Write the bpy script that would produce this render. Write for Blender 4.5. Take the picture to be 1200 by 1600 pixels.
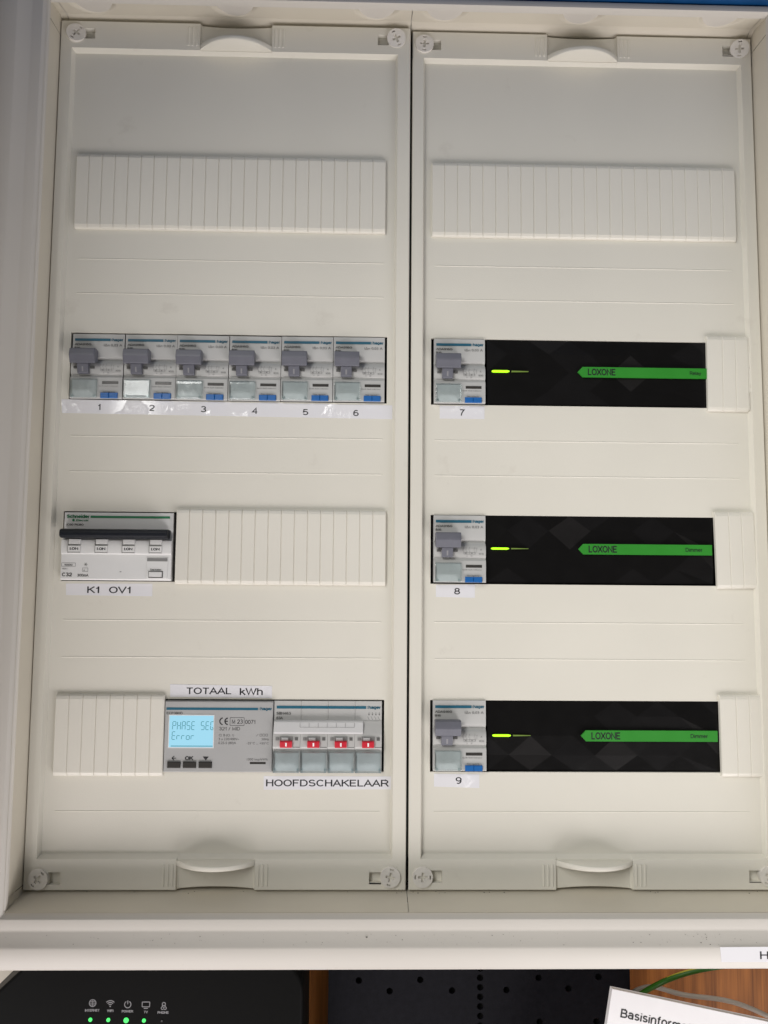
import bpy, bmesh, math, random
from mathutils import Vector, Matrix, Euler

random.seed(7)
for o in list(bpy.data.objects):
    bpy.data.objects.remove(o, do_unlink=True)
SC = bpy.context.scene
COL = SC.collection
MM = 0.001

# ------------------------------------------------------------------ camera
cam_d = bpy.data.cameras.new('camera')
cam_d.sensor_fit = 'VERTICAL'; cam_d.sensor_height = 24.0; cam_d.sensor_width = 18.0
cam_d.lens = 1183.73 / 1600 * 24.0
cam_d.clip_start = 0.01; cam_d.clip_end = 50
cam = bpy.data.objects.new('camera', cam_d); COL.objects.link(cam)
cam.location = (0.2235964, -0.5184740, 0.1053643)
cam.rotation_euler = (1.6557499, -0.0080531, -0.0212989)
SC.camera = cam

# ------------------------------------------------------------------ light
world = bpy.data.worlds.new('World'); SC.world = world; world.use_nodes = True
bg = world.node_tree.nodes['Background']
bg.inputs[0].default_value = (1.0, 0.97, 0.93, 1); bg.inputs[1].default_value = 0.13

def area_lamp(name, loc, target, size, power, color):
    d = bpy.data.lights.new(name, 'AREA'); d.shape = 'RECTANGLE'
    d.size, d.size_y = size; d.energy = power; d.color = color
    o = bpy.data.objects.new(name, d); COL.objects.link(o)
    o.location = loc
    o.rotation_euler = (Vector(target) - Vector(loc)).to_track_quat('-Z', 'Y').to_euler()
    return o
area_lamp('daylight_from_upper_left_window', (-0.68, -1.30, 0.92), (0.25, 0, 0.1), (0.9, 1.1), 30.0, (1.0, 0.99, 0.955))
area_lamp('bounce_from_floor_left', (-0.25, -0.58, -0.90), (0.25, 0, 0.1), (0.7, 0.6), 7.2, (1.0, 0.93, 0.93))
area_lamp('bounce_from_floor_right', (0.90, -0.58, -0.90), (0.25, 0, 0.1), (0.7, 0.6), 10.6, (1.0, 0.955, 0.96))
SC.view_settings.view_transform = 'Standard'
SC.view_settings.look = 'None'
SC.view_settings.exposure = 0.0
SC.view_settings.gamma = 1.0
SC.view_settings.use_curve_mapping = False
SC.cycles.max_bounces = 8
SC.cycles.transparent_max_bounces = 12

# ------------------------------------------------------------------ materials
def lin(c):
    return tuple(((v / 255) / 12.92 if v / 255 <= 0.04045 else ((v / 255 + 0.055) / 1.055) ** 2.4) for v in c)
MATS = {}
def mat(name, color, rough=0.5, noise=0.0, nscale=60, bump=0.0, bscale=900, spec=0.5, metal=0.0, emit=None, estr=0.0, coat=0.0, dirt=None, dscale=40, dthr=0.62):
    m = bpy.data.materials.new(name); m.use_nodes = True
    nt = m.node_tree; b = nt.nodes['Principled BSDF']
    b.inputs['Base Color'].default_value = (*color, 1)
    b.inputs['Roughness'].default_value = rough
    b.inputs['Specular IOR Level'].default_value = spec
    b.inputs['Metallic'].default_value = metal
    b.inputs['Coat Weight'].default_value = coat
    if emit:
        b.inputs['Emission Color'].default_value = (*emit, 1); b.inputs['Emission Strength'].default_value = estr
    tc = nt.nodes.new('ShaderNodeTexCoord')
    geo = nt.nodes.new('ShaderNodeNewGeometry')
    if noise > 0:
        n = nt.nodes.new('ShaderNodeTexNoise'); n.inputs['Scale'].default_value = nscale; n.inputs['Detail'].default_value = 6
        nt.links.new(geo.outputs['Position'], n.inputs['Vector'])
        r = nt.nodes.new('ShaderNodeMapRange'); r.inputs[1].default_value = 0.3; r.inputs[2].default_value = 0.7
        r.inputs[3].default_value = 1 - noise; r.inputs[4].default_value = 1 + noise
        nt.links.new(n.outputs['Fac'], r.inputs[0])
        mx = nt.nodes.new('ShaderNodeMix'); mx.data_type = 'RGBA'; mx.blend_type = 'MULTIPLY'
        mx.inputs[0].default_value = 1.0; mx.inputs[6].default_value = (*color, 1)
        nt.links.new(r.outputs[0], mx.inputs[7])
        last = mx.outputs[2]
        if dirt:
            n2 = nt.nodes.new('ShaderNodeTexNoise'); n2.inputs['Scale'].default_value = dscale; n2.inputs['Detail'].default_value = 8; n2.inputs['Roughness'].default_value = 0.65
            nt.links.new(geo.outputs['Position'], n2.inputs['Vector'])
            r2 = nt.nodes.new('ShaderNodeMapRange'); r2.inputs[1].default_value = dthr; r2.inputs[2].default_value = dthr + 0.12
            r2.inputs[3].default_value = 0; r2.inputs[4].default_value = 0.38
            nt.links.new(n2.outputs['Fac'], r2.inputs[0])
            mx2 = nt.nodes.new('ShaderNodeMix'); mx2.data_type = 'RGBA'
            mx2.inputs[7].default_value = (*dirt, 1)
            nt.links.new(r2.outputs[0], mx2.inputs[0]); nt.links.new(last, mx2.inputs[6]); last = mx2.outputs[2]
        nt.links.new(last, b.inputs['Base Color'])
        rr = nt.nodes.new('ShaderNodeMapRange'); rr.inputs[3].default_value = max(0, rough - 0.08); rr.inputs[4].default_value = min(1, rough + 0.08)
        nt.links.new(n.outputs['Fac'], rr.inputs[0]); nt.links.new(rr.outputs[0], b.inputs['Roughness'])
    if bump > 0:
        nb = nt.nodes.new('ShaderNodeTexNoise'); nb.inputs['Scale'].default_value = bscale; nb.inputs['Detail'].default_value = 4
        nt.links.new(geo.outputs['Position'], nb.inputs['Vector'])
        bp = nt.nodes.new('ShaderNodeBump'); bp.inputs['Strength'].default_value = bump; bp.inputs['Distance'].default_value = 0.0006
        nt.links.new(nb.outputs['Fac'], bp.inputs['Height']); nt.links.new(bp.outputs[0], b.inputs['Normal'])
    MATS[name] = m
    return m

CREAM = (0.70, 0.665, 0.595)
CREAM = (0.715, 0.69, 0.61)
mat('cream_plastic', CREAM, 0.48, noise=0.025, nscale=9, bump=0.10, bscale=1400, dirt=(0.52, 0.48, 0.41), dscale=30, dthr=0.63)
mat('cream_strip', (0.725, 0.70, 0.625), 0.42, noise=0.02, nscale=14, bump=0.04, bscale=1400)
mat('surround_plastic', (0.64, 0.595, 0.50), 0.5, noise=0.03, nscale=18, bump=0.05)
mat('enamel', (0.60, 0.57, 0.52), 0.5, noise=0.02, nscale=12, bump=0.03, bscale=700, dirt=(0.42, 0.38, 0.32), dscale=160, dthr=0.69)
mat('dark_inside', (0.012, 0.011, 0.010), 0.8)
mat('screw_plastic', (0.74, 0.71, 0.66), 0.4, noise=0.06, nscale=220, bump=0.15, bscale=500)
mat('device_grey', (0.50, 0.50, 0.485), 0.45, noise=0.02, nscale=60, bump=0.05, bscale=2500)
mat('device_light', (0.66, 0.66, 0.66), 0.42, noise=0.02, nscale=60, bump=0.05, bscale=2500)
mat('meter_grey', (0.42, 0.42, 0.415), 0.42, noise=0.02, nscale=60, bump=0.05, bscale=2500)
mat('device_white', (0.74, 0.74, 0.73), 0.4, noise=0.02, nscale=60, bump=0.04, bscale=2500)
mat('handle_grey', (0.135, 0.138, 0.165), 0.42, noise=0.05, nscale=150, bump=0.05, bscale=3000)
mat('handle_black', (0.007, 0.009, 0.014), 0.42, noise=0.1, nscale=200, spec=0.25)
mat('teal_print', (0.010, 0.115, 0.185), 0.5)
mat('blue_button', (0.012, 0.125, 0.40), 0.35, noise=0.04, nscale=200)
mat('grey_print', (0.11, 0.11, 0.105), 0.6)
mat('mid_print', (0.22, 0.22, 0.215), 0.6)
mat('dark_print', (0.02, 0.02, 0.022), 0.55)
mat('black_print', (0.012, 0.012, 0.016), 0.5)
mat('green_print', (0.01, 0.20, 0.075), 0.5)
mat('indicator_dark', (0.045, 0.042, 0.038), 0.25)
mat('red_plastic', (0.55, 0.012, 0.03), 0.35, noise=0.05, nscale=300)
mat('white_print', (0.85, 0.85, 0.85), 0.5)
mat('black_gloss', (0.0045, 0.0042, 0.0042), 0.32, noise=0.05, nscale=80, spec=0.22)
mat('painted_sheen_dim', (0.0062, 0.0058, 0.0060), 0.36, noise=0.05, nscale=80, spec=0.22)  # this and the next: room reflections on facets, put into the colour
mat('painted_sheen_pale', (0.0100, 0.0092, 0.0092), 0.42, noise=0.05, nscale=80, spec=0.22)
mat('green_label', (0.026, 0.25, 0.022), 0.45, noise=0.03, nscale=90)
mat('lamp_bright', (0.3, 0.8, 0.02), 0.4, emit=(0.48, 1.0, 0.01), estr=1.1)
mat('lamp_dim', (0.08, 0.13, 0.03), 0.4, emit=(0.30, 0.42, 0.06), estr=0.28)
mat('screen', (0.02, 0.03, 0.03), 0.3, emit=(0.36, 0.72, 0.90), estr=0.95)
mat('segment_ink', (0.03, 0.16, 0.20), 0.4, emit=(0.05, 0.22, 0.27), estr=0.55)
mat('router_black', (0.0040, 0.0041, 0.0039), 0.5, noise=0.08, nscale=300, bump=0.05, bscale=2000, spec=0.06)
mat('plate_black', (0.0085, 0.0085, 0.011), 0.55, noise=0.15, nscale=220, bump=0.2, bscale=1800, spec=0.06)
mat('icon_print', (0.26, 0.26, 0.27), 0.5)
mat('green_lamp', (0.02, 0.2, 0.05), 0.4, emit=(0.05, 0.95, 0.14), estr=1.15)
mat('lamp_off', (0.02, 0.02, 0.02), 0.3)
mat('paper', (0.80, 0.79, 0.80), 0.7, noise=0.02, nscale=60, bump=0.05, bscale=500)
mat('paper_edge', (0.55, 0.52, 0.49), 0.8, noise=0.1, nscale=900)
mat('cable_green', (0.035, 0.15, 0.012), 0.35)
mat('cable_yellow', (0.55, 0.50, 0.04), 0.35)
mat('cable_grey', (0.46, 0.43, 0.38), 0.3, noise=0.05, nscale=120)
mat('box_blue', (0.004, 0.060, 0.19), 0.4, noise=0.12, nscale=60, bump=0.1, bscale=200)
mat('speck_dirt', (0.06, 0.05, 0.04), 0.9)
mat('card_grey', (0.53, 0.565, 0.565), 0.5, noise=0.06, nscale=120)
mat('recess_grey', (0.36, 0.36, 0.35), 0.6)
mat('wall_paint', (0.60, 0.54, 0.47), 0.8, noise=0.05, nscale=40, bump=0.2, bscale=300)

def wood():
    m = bpy.data.materials.new('wood_veneer'); m.use_nodes = True
    nt = m.node_tree; b = nt.nodes['Principled BSDF']
    geo = nt.nodes.new('ShaderNodeNewGeometry')
    mp = nt.nodes.new('ShaderNodeMapping'); mp.inputs['Scale'].default_value = (90, 20, 4)
    nt.links.new(geo.outputs['Position'], mp.inputs['Vector'])
    n = nt.nodes.new('ShaderNodeTexNoise'); n.inputs['Scale'].default_value = 1.6; n.inputs['Detail'].default_value = 8; n.inputs['Distortion'].default_value = 0.6
    nt.links.new(mp.outputs[0], n.inputs['Vector'])
    mp2 = nt.nodes.new('ShaderNodeMapping'); mp2.inputs['Scale'].default_value = (700, 100, 14)
    nt.links.new(geo.outputs['Position'], mp2.inputs['Vector'])
    n2 = nt.nodes.new('ShaderNodeTexNoise'); n2.inputs['Scale'].default_value = 1.0; n2.inputs['Detail'].default_value = 3
    nt.links.new(mp2.outputs[0], n2.inputs['Vector'])
    ad = nt.nodes.new('ShaderNodeMath'); ad.operation = 'MULTIPLY_ADD'; ad.inputs[1].default_value = 0.45; 
    nt.links.new(n2.outputs['Fac'], ad.inputs[0]); nt.links.new(n.outputs['Fac'], ad.inputs[2])
    cr = nt.nodes.new('ShaderNodeValToRGB')
    cr.color_ramp.elements[0].position = 0.45; cr.color_ramp.elements[0].color = (0.12, 0.038, 0.008, 1)
    cr.color_ramp.elements[1].position = 0.95; cr.color_ramp.elements[1].color = (0.42, 0.155, 0.034, 1)
    nt.links.new(ad.outputs[0], cr.inputs[0]); nt.links.new(cr.outputs[0], b.inputs['Base Color'])
    b.inputs['Roughness'].default_value = 0.5; b.inputs['Specular IOR Level'].default_value = 0.15
    MATS['wood_veneer'] = m
wood()

def clear_plastic(name, tint, refl=0.18, bump=0.0, bscale=300, rough=0.06, blend=0.2):
    m = bpy.data.materials.new(name); m.use_nodes = True
    nt = m.node_tree; nt.nodes.remove(nt.nodes['Principled BSDF'])
    out = nt.nodes['Material Output']
    t = nt.nodes.new('ShaderNodeBsdfTransparent'); t.inputs[0].default_value = (*tint, 1)
    g = nt.nodes.new('ShaderNodeBsdfGlossy'); g.inputs['Roughness'].default_value = rough; g.inputs[0].default_value = (1, 1, 1, 1)
    lw = nt.nodes.new('ShaderNodeLayerWeight'); lw.inputs[0].default_value = blend
    ma = nt.nodes.new('ShaderNodeMath'); ma.operation = 'ADD'; ma.inputs[1].default_value = refl; ma.use_clamp = True
    nt.links.new(lw.outputs['Fresnel'], ma.inputs[0])
    mix = nt.nodes.new('ShaderNodeMixShader')
    nt.links.new(ma.outputs[0], mix.inputs[0]); nt.links.new(t.outputs[0], mix.inputs[1]); nt.links.new(g.outputs[0], mix.inputs[2])
    if bump > 0:
        geo = nt.nodes.new('ShaderNodeNewGeometry')
        nb = nt.nodes.new('ShaderNodeTexNoise'); nb.inputs['Scale'].default_value = bscale; nb.inputs['Detail'].default_value = 2
        nt.links.new(geo.outputs['Position'], nb.inputs['Vector'])
        bp = nt.nodes.new('ShaderNodeBump'); bp.inputs['Strength'].default_value = bump; bp.inputs['Distance'].default_value = 0.001
        nt.links.new(nb.outputs['Fac'], bp.inputs['Height']); nt.links.new(bp.outputs[0], g.inputs['Normal']); 
    nt.links.new(mix.outputs[0], out.inputs[0])
    MATS[name] = m
clear_plastic('clear_window', (0.955, 0.985, 0.985), 0.05, bump=0.3, bscale=85, rough=0.14)
clear_plastic('clear_cover', (0.93, 0.965, 0.975), 0.02, bump=0.08, bscale=200, rough=0.16)

def tape_material():
    m = bpy.data.materials.new('label_tape'); m.use_nodes = True
    nt = m.node_tree; b = nt.nodes['Principled BSDF']
    b.inputs['Base Color'].default_value = (0.78, 0.775, 0.80, 1); b.inputs['Roughness'].default_value = 0.4
    b.inputs['Coat Weight'].default_value = 1.0; b.inputs['Coat Roughness'].default_value = 0.09; b.inputs['Coat IOR'].default_value = 1.6
    geo = nt.nodes.new('ShaderNodeNewGeometry')
    n1 = nt.nodes.new('ShaderNodeTexNoise'); n1.inputs['Scale'].default_value = 210; n1.inputs['Detail'].default_value = 3; n1.inputs['Distortion'].default_value = 1.5
    nt.links.new(geo.outputs['Position'], n1.inputs['Vector'])
    n3 = nt.nodes.new('ShaderNodeTexNoise'); n3.inputs['Scale'].default_value = 42; n3.inputs['Detail'].default_value = 2
    nt.links.new(geo.outputs['Position'], n3.inputs['Vector'])
    mr = nt.nodes.new('ShaderNodeMapRange'); mr.inputs[1].default_value = 0.53; mr.inputs[2].default_value = 0.66
    nt.links.new(n3.outputs['Fac'], mr.inputs[0])
    mu = nt.nodes.new('ShaderNodeMath'); mu.operation = 'MULTIPLY'
    nt.links.new(n1.outputs['Fac'], mu.inputs[0]); nt.links.new(mr.outputs[0], mu.inputs[1])
    bp = nt.nodes.new('ShaderNodeBump'); bp.inputs['Strength'].default_value = 0.8; bp.inputs['Distance'].default_value = 0.0022
    nt.links.new(mu.outputs[0], bp.inputs['Height']); nt.links.new(bp.outputs[0], b.inputs['Coat Normal'])
    MATS['label_tape'] = m
tape_material()

# ------------------------------------------------------------------ helpers (millimetres in, metres out)
class MB:
    def __init__(self): self.v = []; self.f = []
    def add(self, vs, fs):
        n = len(self.v); self.v += vs; self.f += [[i + n for i in f] for f in fs]; return self
    def box(self, x0, x1, y0, y1, z0, z1):
        return self.add([(x0,y0,z0),(x1,y0,z0),(x1,y1,z0),(x0,y1,z0),(x0,y0,z1),(x1,y0,z1),(x1,y1,z1),(x0,y1,z1)],
                 [[0,3,2,1],[4,5,6,7],[0,1,5,4],[1,2,6,5],[2,3,7,6],[3,0,4,7]])
    def bbox(self, x0, x1, y0, y1, z0, z1, c):
        """box whose front (-Y) edges are chamfered by c"""
        return self.add([(x0,y1,z0),(x1,y1,z0),(x1,y1,z1),(x0,y1,z1),(x0,y0+c,z0),(x1,y0+c,z0),(x1,y0+c,z1),(x0,y0+c,z1),
                  (x0+c,y0,z0+c),(x1-c,y0,z0+c),(x1-c,y0,z1-c),(x0+c,y0,z1-c)],
                 [[3,2,1,0],[0,1,5,4],[1,2,6,5],[2,3,7,6],[3,0,4,7],[4,5,9,8],[5,6,10,9],[6,7,11,10],[7,4,8,11],[8,9,10,11]])
    def prism_x(self, prof, x0, x1):
        """closed (y,z) profile extruded along X"""
        n = len(prof)
        vs = [(x0,y,z) for y,z in prof] + [(x1,y,z) for y,z in prof]
        return self.add(vs, [[i,(i+1)%n,(i+1)%n+n,i+n] for i in range(n)] + [list(range(n))[::-1], list(range(n,2*n))])
    def prism_y(self, prof, y0, y1):
        n = len(prof)
        vs = [(x,y0,z) for x,z in prof] + [(x,y1,z) for x,z in prof]
        return self.add(vs, [[i,(i+1)%n,(i+1)%n+n,i+n] for i in range(n)] + [list(range(n))[::-1], list(range(n,2*n))])
    def prism_z(self, prof, z0, z1):
        n = len(prof)
        vs = [(x,y,z0) for x,y in prof] + [(x,y,z1) for x,y in prof]
        return self.add(vs, [[i,(i+1)%n,(i+1)%n+n,i+n] for i in range(n)] + [list(range(n))[::-1], list(range(n,2*n))])
    def line(self, a, b, w, y):
        """flat printed stroke in the XZ plane at depth y"""
        dx, dz = b[0]-a[0], b[1]-a[1]; L = math.hypot(dx, dz) or 1
        nx, nz = -dz/L*w/2, dx/L*w/2
        return self.add([(a[0]+nx,y,a[1]+nz),(b[0]+nx,y,b[1]+nz),(b[0]-nx,y,b[1]-nz),(a[0]-nx,y,a[1]-nz)], [[0,1,2,3]])
    def poly(self, pts, y):
        return self.add([(x,y,z) for x,z in pts], [list(range(len(pts)))])
    def rect(self, x0, x1, z0, z1, y): return self.poly([(x0,z0),(x1,z0),(x1,z1),(x0,z1)], y)
    def mesh(self, name, material, smooth=None, fix=True):
        me = bpy.data.meshes.new(name)
        me.from_pydata([(x*MM, y*MM, z*MM) for x,y,z in self.v], [], self.f)
        if fix:
            bm = bmesh.new(); bm.from_mesh(me); bmesh.ops.recalc_face_normals(bm, faces=bm.faces[:]); bm.to_mesh(me); bm.free()
        me.materials.append(MATS[material])
        if smooth is not None:
            for p in me.polygons: p.use_smooth = True
            me.set_sharp_from_angle(angle=math.radians(smooth))
        me.update()
        return me
    def build(self, name, material, parent=None, loc=(0,0,0), smooth=None):
        return obj(name, self.mesh(name, material, smooth), parent, loc)

def obj(name, me, parent=None, loc=(0,0,0)):
    o = bpy.data.objects.new(name, me); COL.objects.link(o)
    o.location = (loc[0]*MM, loc[1]*MM, loc[2]*MM)
    if parent is not None: o.parent = parent
    return o
def tag(o, label, cat, group=None):
    o['label'] = label; o['category'] = cat
    if group: o['group'] = group
    return o
def thing(name, loc, label, cat, group=None, rx=0.0):
    o = bpy.data.objects.new(name, None); COL.objects.link(o); o.empty_display_size = 0.01
    o.location = (loc[0]*MM, loc[1]*MM, loc[2]*MM); o.rotation_euler = (rx, 0, 0)
    return tag(o, label, cat, group)
def copy_tree(o, parent=None):
    c = o.copy(); COL.objects.link(c); c.parent = parent
    for ch in o.children: copy_tree(ch, c)
    return c
def bevel(o, w, seg=2, ang=35):
    m = o.modifiers.new('bevel', 'BEVEL'); m.width = w*MM; m.segments = seg; m.limit_method = 'ANGLE'; m.angle_limit = math.radians(ang)
    m.harden_normals = False
    return o
def circle(cx, cz, r, n=20, a0=0.0, squash=1.0):
    return [(cx + r*math.cos(a0 + 2*math.pi*i/n), cz + squash*r*math.sin(a0 + 2*math.pi*i/n)) for i in range(n)]

def plate_mesh(name, outline, holes, y0, y1, material):
    """plate in the XZ plane with through holes, front at y0, back at y1"""
    cu = bpy.data.curves.new(name, 'CURVE'); cu.dimensions = '2D'; cu.fill_mode = 'BOTH'
    cu.extrude = abs(y1 - y0) / 2
    for pts in [outline] + holes:
        s = cu.splines.new('POLY'); s.points.add(len(pts) - 1); s.use_cyclic_u = True
        for p, (x, z) in zip(s.points, pts): p.co = (x, z, 0, 1)
    t = bpy.data.objects.new('tmp', cu); COL.objects.link(t)
    dg = bpy.context.evaluated_depsgraph_get()
    me = bpy.data.meshes.new_from_object(t.evaluated_get(dg))
    bpy.data.objects.remove(t, do_unlink=True); bpy.data.curves.remove(cu)
    ym = (y0 + y1) / 2
    for v in me.vertices:
        x, z, d = v.co
        v.co = (x*MM, (ym - d)*MM, z*MM)
    me.materials.clear(); me.materials.append(MATS[material])
    for p in me.polygons: p.use_smooth = False; p.material_index = 0
    me.name = name
    return me

# stroke letters (grotesque): polylines in a box of cap height 1; arcs as ('a', cx, cz, rx, rz, from, to)
def _arc(cx, cz, rx, rz, a0, a1, n=10):
    return [(cx + rx*math.cos(math.radians(a0 + (a1-a0)*i/n)), cz + rz*math.sin(math.radians(a0 + (a1-a0)*i/n))) for i in range(n + 1)]
X = 0.73   # x height
GLYPH = {
 '0': (.62, [_arc(.31,.5,.29,.5,90,450,20)]), '1': (.36, [[(.04,.74),(.12,.76),(.22,.84),(.27,1)],[(.27,1),(.27,0)]]),
 '2': (.62, [_arc(.31,.70,.27,.30,165,-35,12) + [(.05,.04),(.05,0),(.60,0)]]),
 '3': (.62, [_arc(.30,.755,.235,.245,155,-90,12) , _arc(.30,.26,.275,.26,90,-155,14)]),
 '4': (.64, [[(.47,0),(.47,1),(.03,.27),(.62,.27)]]),
 '5': (.62, [[(.55,1),(.14,1),(.09,.52)] + _arc(.31,.31,.27,.31,125,-155,14)]),
 '6': (.62, [_arc(.31,.30,.27,.30,180,540,20), _arc(.34,.5,.30,.5,180,55,10)]),
 '7': (.62, [[(.04,1),(.58,1),(.40,.66),(.27,.34),(.22,0)]]),
 '8': (.62, [_arc(.31,.755,.225,.245,90,450,18), _arc(.31,.26,.27,.26,90,450,18)]),
 '9': (.62, [_arc(.31,.70,.27,.30,0,360,20), _arc(.28,.5,.30,.5,0,-125,10)]),
 'A': (.70, [[(.0,0),(.35,1),(.70,0)],[(.12,.32),(.58,.32)]]), 'B': (.66, [[(.06,0),(.06,1),(.36,1)] + _arc(.36,.76,.22,.24,90,-90,8) + [(.06,.52)], [(.36,.52)] + _arc(.38,.26,.25,.26,90,-90,8) + [(.06,0)]]),
 'C': (.72, [_arc(.38,.5,.33,.5,40,320,18)]), 'D': (.72, [[(.06,0),(.06,1),(.34,1)] + _arc(.34,.5,.34,.5,90,-90,14) + [(.06,0)]]),
 'E': (.64, [[(.62,1),(.06,1),(.06,0),(.64,0)],[(.06,.52),(.57,.52)]]), 'F': (.60, [[(.60,1),(.06,1),(.06,0)],[(.06,.51),(.52,.51)]]),
 'G': (.76, [_arc(.39,.5,.34,.5,42,345,18) + [(.72,.48),(.42,.48)]]), 'H': (.70, [[(.06,0),(.06,1)],[(.64,0),(.64,1)],[(.06,.53),(.64,.53)]]),
 'I': (.14, [[(.07,0),(.07,1)]]), 'K': (.68, [[(.06,0),(.06,1)],[(.62,1),(.07,.42)],[(.26,.60),(.66,0)]]), 'L': (.56, [[(.06,1),(.06,0),(.56,0)]]),
 'M': (.80, [[(.06,0),(.06,1),(.40,.08),(.74,1),(.74,0)]]), 'N': (.72, [[(.06,0),(.06,1),(.66,0),(.66,1)]]), 'O': (.78, [_arc(.39,.5,.35,.5,90,450,26)]),
 'P': (.64, [[(.06,0),(.06,1),(.36,1)] + _arc(.36,.73,.25,.27,90,-90,10) + [(.06,.46)]]), 'R': (.70, [[(.06,0),(.06,1),(.40,1)] + _arc(.40,.73,.25,.27,90,-90,10) + [(.06,.46)], [(.36,.46),(.50,.36),(.68,0)]]),
 'S': (.66, [_arc(.33,.745,.25,.255,25,235,12) + [(.33,.52)] + _arc(.33,.265,.28,.265,60,-160,14)]), 'T': (.64, [[(0,1),(.64,1)],[(.32,1),(.32,0)]]),
 'V': (.68, [[(0,1),(.34,0),(.68,1)]]), 'W': (.98, [[(0,1),(.25,0),(.49,1),(.73,0),(.98,1)]]), 'X': (.68, [[(.02,0),(.66,1)],[(.02,1),(.66,0)]]),
 'Y': (.66, [[(0,1),(.33,.45),(.66,1)],[(.33,.45),(.33,0)]]),
 'a': (.56, [_arc(.27,.53,.22,.20,160,0,8) + [(.49,.0)], _arc(.26,.21,.22,.21,60,360,14) + [(.49,.40),(.28,.42)]]),
 'b': (.58, [[(.06,0),(.06,1)], _arc(.30,.365,.24,.365,90,450,16)]), 'c': (.52, [_arc(.29,.365,.24,.365,45,315,14)]),
 'd': (.58, [[(.52,0),(.52,1)], _arc(.28,.365,.24,.365,90,450,16)]), 'e': (.56, [[(.05,.38),(.51,.38)] + _arc(.28,.365,.235,.365,5,320,16)]),
 'f': (.32, [_arc(.28,.82,.14,.18,80,180,6) + [(.14,0)],[(0,X),(.30,X)]]), 'g': (.58, [_arc(.28,.365,.24,.365,90,450,16), [(.52,X),(.52,-.08)] + _arc(.28,-.06,.24,.20,0,-150,10)]),
 'h': (.56, [[(.06,0),(.06,1)], [(.06,.40)] + _arc(.28,.47,.22,.26,180,0,10) + [(.50,0)]]), 'i': (.12, [[(.06,0),(.06,X)],[(.06,.90),(.06,1)]]),
 'k': (.52, [[(.06,0),(.06,1)],[(.46,X),(.07,.30)],[(.20,.44),(.50,0)]]), 'l': (.12, [[(.06,0),(.06,1)]]),
 'm': (.86, [[(.06,0),(.06,X)], [(.06,.42)] + _arc(.245,.47,.185,.26,180,0,8) + [(.43,0)], [(.43,.42)] + _arc(.615,.47,.185,.26,180,0,8) + [(.80,0)]]),
 'n': (.56, [[(.06,0),(.06,X)], [(.06,.40)] + _arc(.28,.47,.22,.26,180,0,10) + [(.50,0)]]), 'o': (.58, [_arc(.29,.365,.245,.365,90,450,18)]),
 'r': (.34, [[(.06,0),(.06,X)], _arc(.28,.45,.22,.27,180,80,6)]), 's': (.50, [_arc(.25,.545,.18,.185,25,235,10) + [(.25,.38)] + _arc(.25,.19,.20,.19,60,-160,10)]),
 't': (.30, [[(.13,.95),(.13,.16)] + _arc(.25,.16,.12,.16,180,280,5), [(0,X),(.28,X)]]), 'y': (.52, [[(.02,X),(.27,0)],[(.50,X),(.24,-.12),(.14,-.24),(.03,-.24)]]),
 ' ': (.30, []), '.': (.14, [[(.07,0),(.07,.10)]]), '-': (.36, [[(.04,.36),(.32,.36)]]), '/': (.34, [[(0,-.05),(.34,1.02)]]),
}
def stroke_text(s, wt=0.13, gap=0.12):
    """verts (x,z) and faces of ribbon letters, cap height 1"""
    vs, fs, x = [], [], 0.0
    for ch in s:
        w_, lines = GLYPH[ch]
        for pl_ in lines:
            n = len(pl_); closed = (abs(pl_[0][0]-pl_[-1][0]) + abs(pl_[0][1]-pl_[-1][1])) < 1e-6
            base = len(vs)
            for i, (px, pz) in enumerate(pl_):
                pz = wt/2 + pz*(1 - wt)
                def dirn(a, b):
                    d = (pl_[b][0]-pl_[a][0], (pl_[b][1]-pl_[a][1])*(1-wt)); L = math.hypot(*d) or 1; return d[0]/L, d[1]/L
                d0 = dirn(i-1, i) if i > 0 else (dirn(n-2, n-1) if closed else dirn(0, 1))
                d1 = dirn(i, i+1) if i < n-1 else (dirn(0, 1) if closed else d0)
                mx, mz = -(d0[1]+d1[1]), d0[0]+d1[0]; L = math.hypot(mx, mz) or 1; mx, mz = mx/L, mz/L
                c_ = max(0.45, mx*-d0[1] + mz*d0[0]); h = wt/2/c_
                ex, ez = 0, 0
                if not closed and i in (0, n-1):
                    e = -wt/2 if i == 0 else wt/2; d = d1 if i == 0 else d0
                    if n > 2 or True: ex, ez = d[0]*e*(0.98 if pz in (wt/2, 1-wt/2) and abs(d[1]) > .5 else 0.0), d[1]*e*(0.98 if pz in (wt/2, 1-wt/2) and abs(d[1]) > .5 else 0.0)
                vs.append((x + px + mx*h + ex, pz + mz*h + ez)); vs.append((x + px - mx*h + ex, pz - mz*h + ez))
            for i in range(n-1): fs.append([base+2*i, base+2*i+1, base+2*i+3, base+2*i+2])
        x += w_ + gap
    return vs, fs

TEXT_CACHE = {}
def text_geo(s, size, sx=1.0, shear=0.0, bold=0.0, align='LEFT', space=1.0):
    """flat letters: list of verts (x,z) and faces; size is the cap height in mm"""
    key = (s, size, sx, shear, bold, align, space)
    if key in TEXT_CACHE: return TEXT_CACHE[key]
    cu = bpy.data.curves.new('t', 'FONT'); cu.body = s; cu.size = size / 0.729; cu.resolution_u = 3
    cu.align_x = align; cu.shear = shear; cu.offset = bold; cu.space_character = space
    t = bpy.data.objects.new('tmp', cu); COL.objects.link(t)
    dg = bpy.context.evaluated_depsgraph_get()
    me = bpy.data.meshes.new_from_object(t.evaluated_get(dg))
    vs = [(v.co.x * sx, v.co.y) for v in me.vertices]; fs = [list(p.vertices) for p in me.polygons]
    bpy.data.objects.remove(t, do_unlink=True); bpy.data.curves.remove(cu); bpy.data.meshes.remove(me)
    TEXT_CACHE[key] = (vs, fs)
    return vs, fs
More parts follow.
